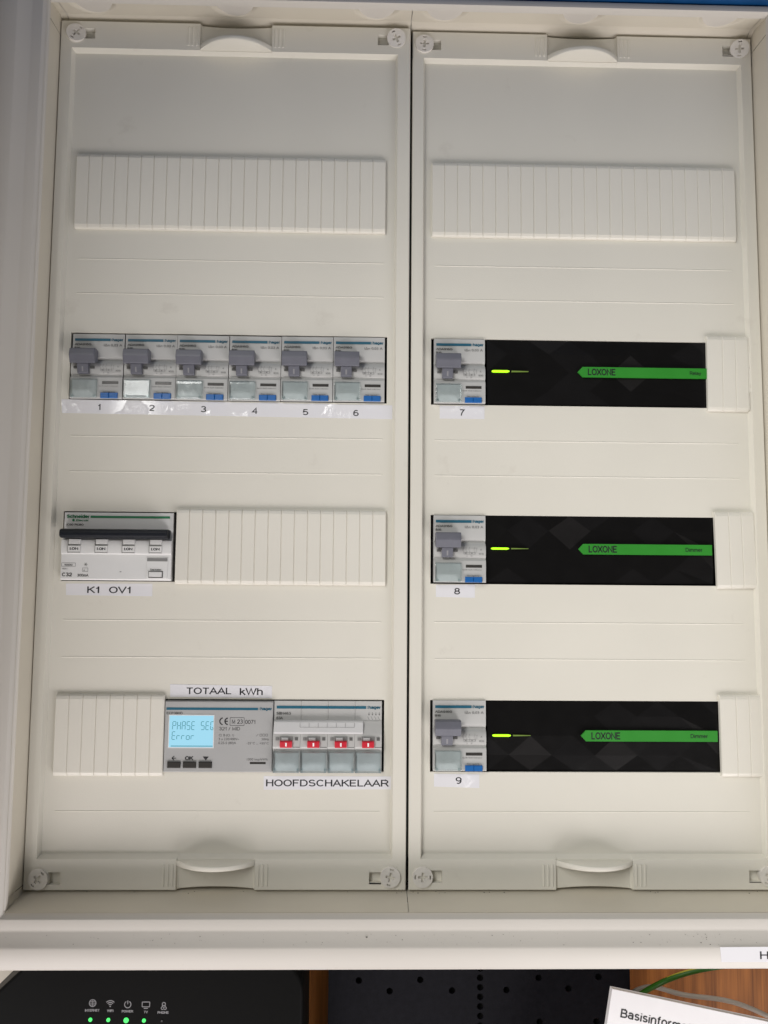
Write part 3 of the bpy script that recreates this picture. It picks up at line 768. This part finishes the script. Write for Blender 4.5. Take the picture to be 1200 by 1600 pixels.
write(mb, '1000 imp/kWh', 55.0, Z(38.4), F_, 1.6, width=13.6)
mb.line((60.8, Z(22.6)), (62.2, Z(21.2)), 0.2, F_)
for k in range(3): 
    x = 63.2 + 1.9*k
    for a, b in (((x, Z(22.6)), (x + 1.3, Z(22.6))), ((x, Z(21.2)), (x + 1.3, Z(21.2))), ((x, Z(22.6)), (x, Z(21.2))), ((x + 1.3, Z(22.6)), (x + 1.3, Z(21.2)))): mb.line(a, b, 0.2, F_)
mb.build('lettering', 'grey_print', em)
mb = MB()
write(mb, 'M 23', 44.5, Z(14.5), F_, 2.7, width=7.2, wt=0.13); write(mb, '0071', 53.2, Z(14.6), F_, 2.5, width=6.8, wt=0.13)
for a, b in (((43.3, Z(10.6)), (52.6, Z(10.6))), ((43.3, Z(15.7)), (52.6, Z(15.7))), ((43.3, Z(10.6)), (43.3, Z(15.7))), ((52.6, Z(10.6)), (52.6, Z(15.7)))): mb.line(a, b, 0.22, F_)
def arc(mb, cx, cz, r, a0, a1, w_, y, n=14):
    for i in range(n):
        t0 = math.radians(a0 + (a1 - a0)*i/n); t1 = math.radians(a0 + (a1 - a0)*(i + 1)/n)
        mb.add([(cx + (r+w_/2)*math.cos(t0), y, cz + (r+w_/2)*math.sin(t0)), (cx + (r+w_/2)*math.cos(t1), y, cz + (r+w_/2)*math.sin(t1)),
                (cx + (r-w_/2)*math.cos(t1), y, cz + (r-w_/2)*math.sin(t1)), (cx + (r-w_/2)*math.cos(t0), y, cz + (r-w_/2)*math.sin(t0))], [[0,1,2,3]])
arc(mb, 38.6, Z(13.0), 2.1, 95, 265, 0.75, F_); arc(mb, 42.0, Z(13.0), 2.1, 95, 265, 0.75, F_); mb.rect(40.2, 41.8, Z(13.35), Z(12.65), F_)
write(mb, 'OK', 14.2, Z(38.3), F_, 2.6, width=5.6, bold=0.06)
mb.poly([(25.9, Z(35.9)), (29.8, Z(35.9)), (27.85, Z(38.4))], F_)
mb.line((5.6, Z(37.0)), (8.4, Z(37.0)), 0.5, F_); mb.line((5.6, Z(37.0)), (7.2, Z(35.6)), 0.5, F_); mb.line((5.6, Z(37.0)), (7.2, Z(38.4)), 0.5, F_)
mb.build('dark_lettering', 'dark_print', em)
MB().rect(57.0, 67.4, Z(40.7), Z(39.3), F_).build('pulse_lamp_window', 'indicator_dark', em)
for x in (2.8, 13.1, 23.4):
    b_ = MB().bbox(x, x + 8.6, -3.9, -2.5, Z(43.2), Z(39.1), 0.4).build('push_button', 'indicator_dark', em)
scr = plate_mesh('display_bezel', [(2.7, Z(30.5)), (33.0, Z(30.5)), (33.0, Z(8.7)), (2.7, Z(8.7))], [[(3.3, Z(29.9)), (32.4, Z(29.9)), (32.4, Z(9.3)), (3.3, Z(9.3))]], -3.05, -2.6, 'device_white')
dsp = MB().rect(3.2, 32.5, Z(30.0), Z(9.2), -2.88).build('display', 'screen', em)
obj('display_bezel', scr, em)
# fourteen-segment characters
SEG = {'P': 'abefg', 'H': 'bcefg', 'A': 'abcefg', 'S': 'acdfg', 'E': 'adefg', 'Q': 'abcdefr', 'r': 'eg', 'o': 'cdeg', ' ': ''}
def seg_char(mb, ch, x, z, w_, h, y, sw):
    m_ = z + h/2; sl = 0.12
    P = {'a': ((x, z+h), (x+w_, z+h)), 'b': ((x+w_, z+h), (x+w_, m_)), 'c': ((x+w_, m_), (x+w_, z)), 'd': ((x, z), (x+w_, z)),
         'e': ((x, m_), (x, z)), 'f': ((x, z+h), (x, m_)), 'g': ((x, m_), (x+w_, m_)), 'r': ((x+w_*.45, z+h*.35), (x+w_*.9, z+h*.1))}
    for s in SEG[ch]:
        (ax, az), (bx_, bz) = P[s]; dx, dz = bx_-ax, bz-az; L = math.hypot(dx, dz); g = 0.18
        ax, az, bx_, bz = ax+dx/L*g, az+dz/L*g, bx_-dx/L*g, bz-dz/L*g
        mb.line((ax + (az-z)*sl*.3, az), (bx_ + (bz-z)*sl*.3, bz), sw, y)
mb = MB()
for k, ch in enumerate('PHASE SEQ'): seg_char(mb, ch, 5.4 + 3.13*k, Z(18.5), 2.05, 5.2, -2.94, 0.42)
for k, ch in enumerate('Error'): seg_char(mb, ch, 5.2 + 3.13*k, Z(24.9), 2.05, 5.0, -2.94, 0.42)
mb.rect(4.6, 32.2, Z(29.4), Z(28.9), -2.94)
mb.build('display_text', 'segment_ink', dsp)

# ------------------------------------------------------------------ main switch
ms = thing('main_switch', (161.9, -0.5, -24.1), 'grey four-pole main switch with red toggles above the HOOFDSCHAKELAAR label', 'switch')
HS = 46.0; Z = lambda t: HS - t
for k in range(4):
    x0 = 18.02*k
    pts = [(0,-0.8),(12.6,-0.9),(13.0,-1.4),(15.5,-2.2),(20,-4.6),(22,-5.0),(29.0,-5.4),(30.6,-4.6),(31.6,-3.2),(32.3,-3.0),(HS,-3.0)]
    MB().prism_x([(25, HS)] + [(y, Z(t)) for t, y in pts] + [(25, 0)], x0 + 0.08, x0 + 17.94).build('pole_body', 'device_grey', ms, smooth=28)
    tx = x0 + 4.9
    MB().box(tx - 0.3, tx + 8.4, -5.5, -3, Z(25.2), Z(22.4)).build('toggle_recess', 'mid_print', ms)
    MB().bbox(tx + 0.9, tx + 5.4, -6.2, -3, Z(25.0), Z(23.0), 0.3).build('toggle_neck', 'device_light', ms)
    tg = MB().prism_x([(-3, Z(24.9)), (-7.2, Z(24.9)), (-7.8, Z(25.4)), (-7.2, Z(29.0)), (-6.8, Z(29.4)), (-3, Z(29.4))], tx, tx + 8.0).build('toggle', 'red_plastic', ms); bevel(tg, 0.25, 2)
    y_ = lambda t: -7.8 + (t - 25.4)/3.6*0.6 - 0.08
    MB().add([(tx + 3.6, y_(26.0), Z(26.0)), (tx + 4.6, y_(26.0), Z(26.0)), (tx + 4.6, y_(28.4), Z(28.4)), (tx + 3.6, y_(28.4), Z(28.4))], [[0,1,2,3]]).build('on_mark', 'white_print', tg)
    MB().box(x0 + 1.9, x0 + 4.2, -5.5, -3, Z(24.9), Z(23.0)).build('side_slot', 'mid_print', ms)
    MB().box(x0 + 14.6, x0 + 16.6, -5.5, -3, Z(24.9), Z(22.9)).build('side_slot', 'grey_print', ms)
    MB().box(tx + 8.2, x0 + 17.9, -5.5, -3, Z(29.5), Z(29.2)).build('seam', 'grey_print', ms)
    MB().bbox(x0 + 1.2, x0 + 17.0, -3.3, -2.8, Z(45.0), Z(33.5), 0.1).build('label_card', 'card_grey', ms)
    cv = MB().prism_x([(-2.9, Z(45.9)), (-5.6, Z(45.9)), (-6.3, Z(45.2)), (-6.4, Z(35.6)), (-6.0, Z(33.2)), (-5.2, Z(32.3)), (-2.9, Z(32.2))], x0 + 0.3, x0 + 17.7).build('clear_cover', 'clear_cover', ms); bevel(cv, 0.4, 2)
    MB().box(x0 + 0.6, x0 + 2.0, -6.1, -3.4, Z(45.6), Z(43.4)).box(x0 + 16.0, x0 + 17.4, -6.1, -3.4, Z(45.6), Z(43.4)).build('cover_hinge', 'clear_cover', ms)
cl = MB().prism_x([(-1, Z(12.5)), (-3.2, Z(12.5)), (-4.2, Z(13.2)), (-6.0, Z(19.4)), (-5.8, Z(20.6)), (-3, Z(20.8))], 0.6, 59.6).build('coupling_bar', 'device_light', ms); bevel(cl, 0.3, 2)
mb = MB()
for k in range(7): mb.line((17.8 + 6.0*k, Z(13.4)), (17.8 + 6.0*k, Z(16.4)), 0.18, -5.2)
mb.line((17.8, Z(16.4)), (53.8, Z(16.4)), 0.18, -5.2)
mb.build('coupling_seam', 'mid_print', ms)
mb = MB()
for k in range(4): mb.rect(max(1.7, 18.02*k + 0.1), min(61.4, 18.02*k + 17.9), Z(5.0), Z(3.2), -1.0)
mb.build('brand_bar', 'teal_print', ms)
mb = MB(); write(mb, 'hager', 63.0, Z(5.0), -1.0, 2.0, width=8.2, bold=0.05); mb.rect(62.0, 62.5, Z(4.8), Z(4.3), -1.0).rect(62.0, 62.5, Z(3.9), Z(3.4), -1.0)
mb.build('brand_lettering', 'teal_print', ms)
mb = MB(); write(mb, 'SBN463', 1.6, Z(9.0), -1.05, 1.7, width=9.6); write(mb, '63A', 1.6, Z(12.0), -1.08, 1.7, width=4.4)
for k in range(4):
    x = 63.4 + 2.3*k
    mb.line((x, Z(7.2)), (x, Z(9.2)), 0.2, -1.05); mb.poly([(x - 0.5, Z(8.4)), (x + 0.5, Z(8.4)), (x, Z(9.4))], -1.06); mb.line((x - 0.9, Z(10.0)), (x + 0.2, Z(12.2)), 0.2, -1.08)
mb.build('lettering', 'grey_print', ms)

# ------------------------------------------------------------------ black faceted modules
def facet_module(x0, x1, zc, word, label, seed, tip):
    r = random.Random(seed)
    H = 46.0; W = x1 - x0
    t = thing('control_module', (x0, 0.9, zc - H/2), label, 'control module', 'black faceted modules with green bars')
    mb = MB()
    # lattice of low pyramids: rows of points, alternately shifted
    rows = 5; dx = 29.0
    zr = [0, H*0.22, H*0.50, H*0.78, H]
    grid = []
    for j in range(rows):
        s = 0 if j % 2 == 0 else dx/2
        xs = [0.0] + [s + dx*i for i in range(-1, 9) if 3 < s + dx*i < W - 3] + [W]
        grid.append([(x, (0.0 if (j in (0, rows-1)) else r.uniform(-1.1, 0.2)), zr[j]) for x in xs])
    fk = []; tone = {}
    for j in range(rows - 1):
        a, b = grid[j], grid[j+1]; i = k = 0
        while i < len(a) - 1 or k < len(b) - 1:
            if k == len(b) - 1 or (i < len(a) - 1 and a[i+1][0] <= b[k+1][0]):
                mb.add([a[i], a[i+1], b[k]], [[0,1,2]]); fk.append((round((a[i][0] + a[i+1][0])/2), j)); i += 1
            else:
                mb.add([a[i], b[k+1], b[k]], [[0,1,2]]); fk.append((round((b[k][0] + b[k+1][0])/2), j + 1)); k += 1
    mb.box(0, W, 0.3, 25, 0, H)
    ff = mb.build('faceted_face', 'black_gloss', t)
    ff.data.materials.append(MATS['painted_sheen_dim']); ff.data.materials.append(MATS['painted_sheen_pale'])
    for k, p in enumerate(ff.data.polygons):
        if k < len(fk): p.material_index = tone.setdefault(fk[k], r.choice((0, 0, 0, 1, 1, 2)))  # random tone per diamond stands in for differing reflections
    gz = H/2 + 0.3
    x_t = tip - x0
    g = MB().prism_y([(x_t, gz), (x_t + 3.4, gz + 3.6), (W - 1.2, gz + 3.6), (W - 1.2, gz - 3.6), (x_t + 3.4, gz - 3.6)], -2.3, -1.0).build('green_bar', 'green_label', t)
    mb = MB(); write(mb, 'LOXONE', x_t + 7.0, gz - 2.3, -2.38, 4.7, width=19.5, wt=0.18)
    ww = 8.0 if word == 'Relay' else 11.6
    write(mb, word, W - (6.2 if word == 'Relay' else 8.0) - ww, gz - 1.2, -2.38, 2.6, width=ww, wt=0.15)
    mb.build('lettering', 'black_print', g)
    MB().prism_y([(3.4, gz - 0.5), (4.6, gz - 0.8), (14.2, gz - 0.8), (15.6, gz - 0.35), (15.6, gz + 0.25), (14.2, gz + 0.6), (4.6, gz + 0.6), (3.4, gz + 0.35)], -1.9, -0.5).build('status_lamp', 'lamp_bright', t)
    MB().prism_y([(17.2, gz - 0.5), (21, gz - 0.42), (29.0, gz - 0.2), (29.0, gz + 0.1), (21, gz + 0.3), (17.2, gz + 0.35)], -1.9, -0.5).build('status_lamp', 'lamp_dim', t)
    return t
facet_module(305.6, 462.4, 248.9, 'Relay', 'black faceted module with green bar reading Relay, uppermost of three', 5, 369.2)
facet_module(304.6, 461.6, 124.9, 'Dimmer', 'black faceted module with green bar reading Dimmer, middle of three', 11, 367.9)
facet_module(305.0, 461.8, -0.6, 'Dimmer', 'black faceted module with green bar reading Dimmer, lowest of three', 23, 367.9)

# ------------------------------------------------------------------ printed label tapes
def tape(name, pts, label, texts, left, y=-0.12, seed=0):
    """pts: four corners (x,z) clockwise from the upper left; texts: (string, x, z baseline, cap height, width)"""
    ox, oz = pts[0]
    base = on_left(ox, oz) if left else (ox, 0, oz)
    t = thing(name, base, label, 'label', 'white label tapes with black print', CT if left else 0)
    r = random.Random(seed + 1)
    # clockwise corners -> thin chamfer-free strip
    q = [(px - ox, pz - oz) for px, pz in pts]
    MB().prism_y(q, y, 0.0).build('tape', 'label_tape', t)
    for st, x, z, h, w_ in texts:
        mb = MB(); write(mb, st, x - ox, z - oz, y - 0.06, h, width=w_, wt=0.145); mb.build('lettering', 'black_print', t)
    return t
tape('label_tape', [(11.9, 225.0), (239.4, 223.6), (239.5, 213.9), (12.7, 215.4)], 'long white tape numbered 1 to 6 under the row of six breakers',
     [('1', 37.2, 217.8, 4.2, 1.7), ('2', 72.0, 217.6, 4.2, 3.8), ('3', 107.4, 217.2, 4.2, 3.8), ('4', 142.2, 216.5, 4.2, 4.0), ('5', 177.6, 216.0, 4.2, 3.8), ('6', 212.4, 215.8, 4.2, 3.8)], True)
tape('label_tape', [(20.2, 99.0), (78.2, 99.3), (78.3, 90.8), (20.6, 91.2)], 'white label reading K1 OV1 under the white four-pole breaker', [('K1', 34.6, 92.7, 4.4, 8.2), ('OV1', 49.2, 92.7, 4.4, 14.6)], True, seed=2)
tape('label_tape', [(92.1, 32.4), (160.1, 31.6), (160.2, 23.6), (92.4, 24.2)], 'white label reading TOTAAL kWh above the energy meter', [('TOTAAL', 103.2, 26.0, 4.3, 29.8), ('kWh', 138.6, 25.6, 4.5, 15.4)], True, seed=3)
tape('label_tape', [(155.7, -27.4), (241.3, -27.4), (241.3, -35.8), (155.9, -36.2)], 'white label reading HOOFDSCHAKELAAR under the main switch', [('HOOFDSCHAKELAAR', 157.4, -34.0, 4.4, 81.6)], True, seed=4)
tape('label_tape', [(272.5, 224.2), (303.8, 224.1), (303.7, 215.1), (272.5, 215.1)], 'small white label reading seven, under the breaker beside the uppermost black module', [('7', 286.6, 217.4, 4.4, 3.6)], False, seed=5)
tape('label_tape', [(270.1, 100.0), (296.8, 100.2), (296.8, 91.4), (270.1, 91.8)], 'small white label reading eight, under the breaker beside the middle black module', [('8', 282.6, 93.6, 4.4, 4.0)], False, seed=6)
tape('label_tape', [(269.1, -25.6), (299.5, -26.0), (299.5, -34.9), (269.1, -34.0)], 'small white label reading nine, under the breaker beside the lowest black module', [('9', 283.6, -32.2, 4.4, 4.0)], False, seed=7)
t = tape('label_tape', [(443.3, -121.0), (520.0, -120.6), (520.0, -129.9), (443.9, -129.8)], 'white label starting with H on the cabinet frame, lower right corner', [('H', 468.0, -128.1, 4.6, 5.4)], False, seed=8)
t.location.y = -34.05*MM

# ------------------------------------------------------------------ below: router, perforated plate, cables, booklet
rt = thing('router', (60, 60, -330), 'black internet router with green lamps below the cabinet', 'router')
out = [(-80, -330), (-80, -233), (-28.6, -182.0), (-6, -161), (155, -161)] + [(155 + 26*math.sin(a), -187 + 26*math.cos(a)) for a in [math.radians(k) for k in range(10, 91, 10)]] + [(181.6, -330)]
o = MB().prism_y([(x - 60, z + 330) for x, z in out], -20, 46).build('housing', 'router_black', rt); bevel(o, 2.0, 3)
YF = -20.12
icons = MB(); ix = [33.6, 45.6, 57.8, 70.2, 82.6]; iz = [-192.0, -192.4, -193.0, -193.4, -194.0]
rz = lambda z: z + 330
c = (ix[0] + 1.5 - 60, rz(iz[0])); arc(icons, c[0], c[1], 2.3, 0, 360, 0.5, YF, 20); icons.line((c[0] - 2.3, c[1]), (c[0] + 2.3, c[1]), 0.4, YF); icons.line((c[0], c[1] - 2.3), (c[0], c[1] + 2.3), 0.4, YF); icons.line((c[0] - 2, c[1] + 1.2), (c[0] + 2, c[1] + 1.2), 0.4, YF); icons.line((c[0] - 2, c[1] - 1.2), (c[0] + 2, c[1] - 1.2), 0.4, YF)
c = (ix[1] + 1.7 - 60, rz(iz[1])); icons.poly(circle(c[0], c[1] - 1.8, 0.5, 10), YF)
for r_ in (1.4, 2.6, 3.8): arc(icons, c[0], c[1] - 1.8, r_, 45, 135, 0.55, YF, 10)
c = (ix[2] + 1.6 - 60, rz(iz[2])); arc(icons, c[0], c[1], 2.2, 118, 422, 0.5, YF, 20); icons.line((c[0], c[1] + 0.2), (c[0], c[1] + 2.6), 0.5, YF)
c = (ix[3] + 1.8 - 60, rz(iz[3]))
for a, b in (((-2.6, -1.2), (2.6, -1.2)), ((-2.6, 2.0), (2.6, 2.0)), ((-2.6, -1.2), (-2.6, 2.0)), ((2.6, -1.2), (2.6, 2.0)), ((-1.4, -2.2), (1.4, -2.2))): icons.line((c[0] + a[0], c[1] + a[1]), (c[0] + b[0], c[1] + b[1]), 0.5, YF)
c = (ix[4] + 1.8 - 60, rz(iz[4])); arc(icons, c[0], c[1] + 1.2, 1.1, 0, 360, 0.5, YF, 14); arc(icons, c[0] - 0.9, c[1] - 1.5, 0.9, 0, 360, 0.5, YF, 12); arc(icons, c[0] + 0.9, c[1] - 1.5, 0.9, 0, 360, 0.5, YF, 12); icons.line((c[0] - 1, c[1] + 0.6), (c[0] - 1, c[1] - 0.8), 0.5, YF); icons.line((c[0] + 1, c[1] + 0.6), (c[0] + 1, c[1] - 0.8), 0.5, YF)
for s, x, z, w_ in (('INTERNET', 30.0, -197.6, 10.0), ('WIFI', 45.2, -197.9, 4.4), ('POWER', 55.4, -198.3, 8.0), ('TV', 70.8, -198.8, 2.8), ('PHONE', 80.2, -199.2, 7.6)):
    write(icons, s, x - 60, rz(z), YF, 1.6, width=w_, bold=0.04)
icons.build('icons', 'icon_print', rt)
for k, (x, z) in enumerate(((34.0, -202.9), (46.4, -203.1), (58.7, -203.4), (71.0, -203.6), (83.4, -203.9))):
    MB().prism_y(circle(x - 60, rz(z), 1.75 if k == 2 else (1.3 if k < 4 else 0.6), 18), -20.5, -18).build('status_lamp', 'green_lamp' if k < 4 else 'lamp_off', rt)

# perforated plate
pl = thing('perforated_plate', (312, 92, -420), 'black perforated metal plate between the router and the wooden board', 'metal plate')
holes = []
for px, pz in ((219.8, -204.0), (243.5, -211.8), (267.0, -203.6), (291.5, -211.6), (333.5, -211.2), (358.5, -202.4), (381.5, -210.4), (405.0, -201.8), (359.0, -234.6), (403.0, -234.6), (219.5, -238), (243.5, -246), (267, -238)):
    holes.append(circle(px - 312, pz + 420, 2.5, 16))
for k in range(12): holes.append(circle(313.2 - 312, -195.2 - 7.0*k + 420, 2.5, 16))
me = plate_mesh('plate', [(-115.6, 0), (117.4, 0), (117.4, 262), (-115.6, 262)], holes, 0, 2.0, 'plate_black')
o = obj('plate', me, pl)
MB().box(-113, 115, 8, 19, 2, 260).build('backing', 'dark_inside', pl)

# cables
def cable(name, pts, r, material, label, stripe=None):
    t = thing(name, pts[0], label, 'cable')
    def tube(rr, m_, nm, off=(0, 0, 0)):
        cu = bpy.data.curves.new(nm, 'CURVE'); cu.dimensions = '3D'; cu.bevel_depth = rr; cu.bevel_resolution = 5; cu.resolution_u = 12
        s = cu.splines.new('NURBS'); s.points.add(len(pts) - 1); s.use_endpoint_u = True; s.order_u = 4
        for p, q in zip(s.points, pts): p.co = (q[0] - pts[0][0] + off[0], q[1] - pts[0][1] + off[1], q[2] - pts[0][2] + off[2], 1)
        tmp = bpy.data.objects.new('tmp', cu); COL.objects.link(tmp)
        me = bpy.data.meshes.new_from_object(tmp.evaluated_get(bpy.context.evaluated_depsgraph_get()))
        bpy.data.objects.remove(tmp, do_unlink=True); bpy.data.curves.remove(cu)
        for v in me.vertices: v.co *= MM
        me.materials.clear(); me.materials.append(MATS[m_])
        for p in me.polygons: p.use_smooth = True; p.material_index = 0
        obj(nm, me, t)
    tube(r, material, 'sheath')
    if stripe: tube(r*0.5, stripe, 'stripe', (0, -r*0.1, r*0.66))
cable('earth_cable', [(432, 100, -225), (434, 90, -215), (437, 76, -203), (446, 62, -189), (462, 55, -179), (492, 52, -173), (530, 52, -169), (570, 55, -163)], 1.9, 'cable_green', 'green and yellow earth cable curving over the wooden board', 'cable_yellow')
cable('grey_cable', [(434, 104, -220), (442, 90, -206), (452, 82, -206), (468, 78, -209), (490, 74, -208), (512, 70, -212), (535, 64, -222), (570, 55, -236)], 1.7, 'cable_grey', 'thin grey cable sagging behind the white booklet')

# booklet, leaning in front of the board
bk = thing('booklet', (395.4, 28, -177.6), 'white booklet with printed title leaning at the lower right', 'booklet')
A = math.radians(-11.5)
bk.rotation_euler = (math.radians(-4), -A, 0)
MB().box(0, 150, 0, 0.4, -210, 0).build('front_cover', 'paper', bk)
MB().box(0.5, 149.6, 0.4, 4.2, -209.5, -0.3).build('pages', 'paper_edge', bk)
MB().box(0, 150, 4.2, 4.6, -210, 0).build('back_cover', 'paper', bk)
MB().box(0.0, 0.45, 0.4, 4.2, -210, 0).build('spine', 'paper', bk)
mb = MB(); write(mb, 'Basisinformatie', 8.2, -16.6, -0.15, 5.6, width=56.0, bold=0.02); mb.build('lettering', 'dark_print', bk)

# blue box resting on the cabinet, overhang and left end enlarged to shade the covers
bl = thing('blue_box', (300, 40, 503.4), 'blue box resting on top of the cabinet, overhang enlarged to shade the covers', 'box')
o = MB().box(-560, 330, -350, 80, 0, 120).build('box_body', 'box_blue', bl); bevel(o, 2.0, 3)
MB().box(-564, 334, -354, 84, 121, 130).build('lid', 'box_blue', bl)

# dust and grit lying in the sloping gutter of the bottom rail and along the joint above it
r = random.Random(12); mb = MB()
for k in range(170):
    x = r.uniform(-20, 515)
    if r.random() < 0.45: x = r.choice((85, 130, 228, 262, 305, 405, 440)) + r.gauss(0, 14)
    u = r.uniform(10.6, 16.8); yy_ = -30.3 - (u - 10.2)*3.1/7.0 - 0.05; zz_ = -103.3 - u
    q = abs(r.gauss(0, 0.12)) + 0.08
    if r.random() < 0.04: q = r.uniform(0.5, 0.8)
    if k > 145:
        yy_ = -4.6 + r.uniform(-1, 3); zz_ = -100.45; q = r.uniform(0.2, 0.45)
    mb.add([(x - q*1.3, yy_, zz_), (x, yy_ - q*0.7, zz_ - q*0.4), (x + q*1.2, yy_, zz_), (x + q*0.2, yy_ - q*0.5, zz_ + q*0.8), (x, yy_ + q, zz_)], [[0,1,3],[1,2,3],[0,4,1],[1,4,2],[2,4,3],[3,4,0]])
o = mb.build('dust_specks', 'speck_dirt'); o['kind'] = 'stuff'; tag(o, 'dark specks of grit lying along the bottom rail of the cabinet', 'dust')
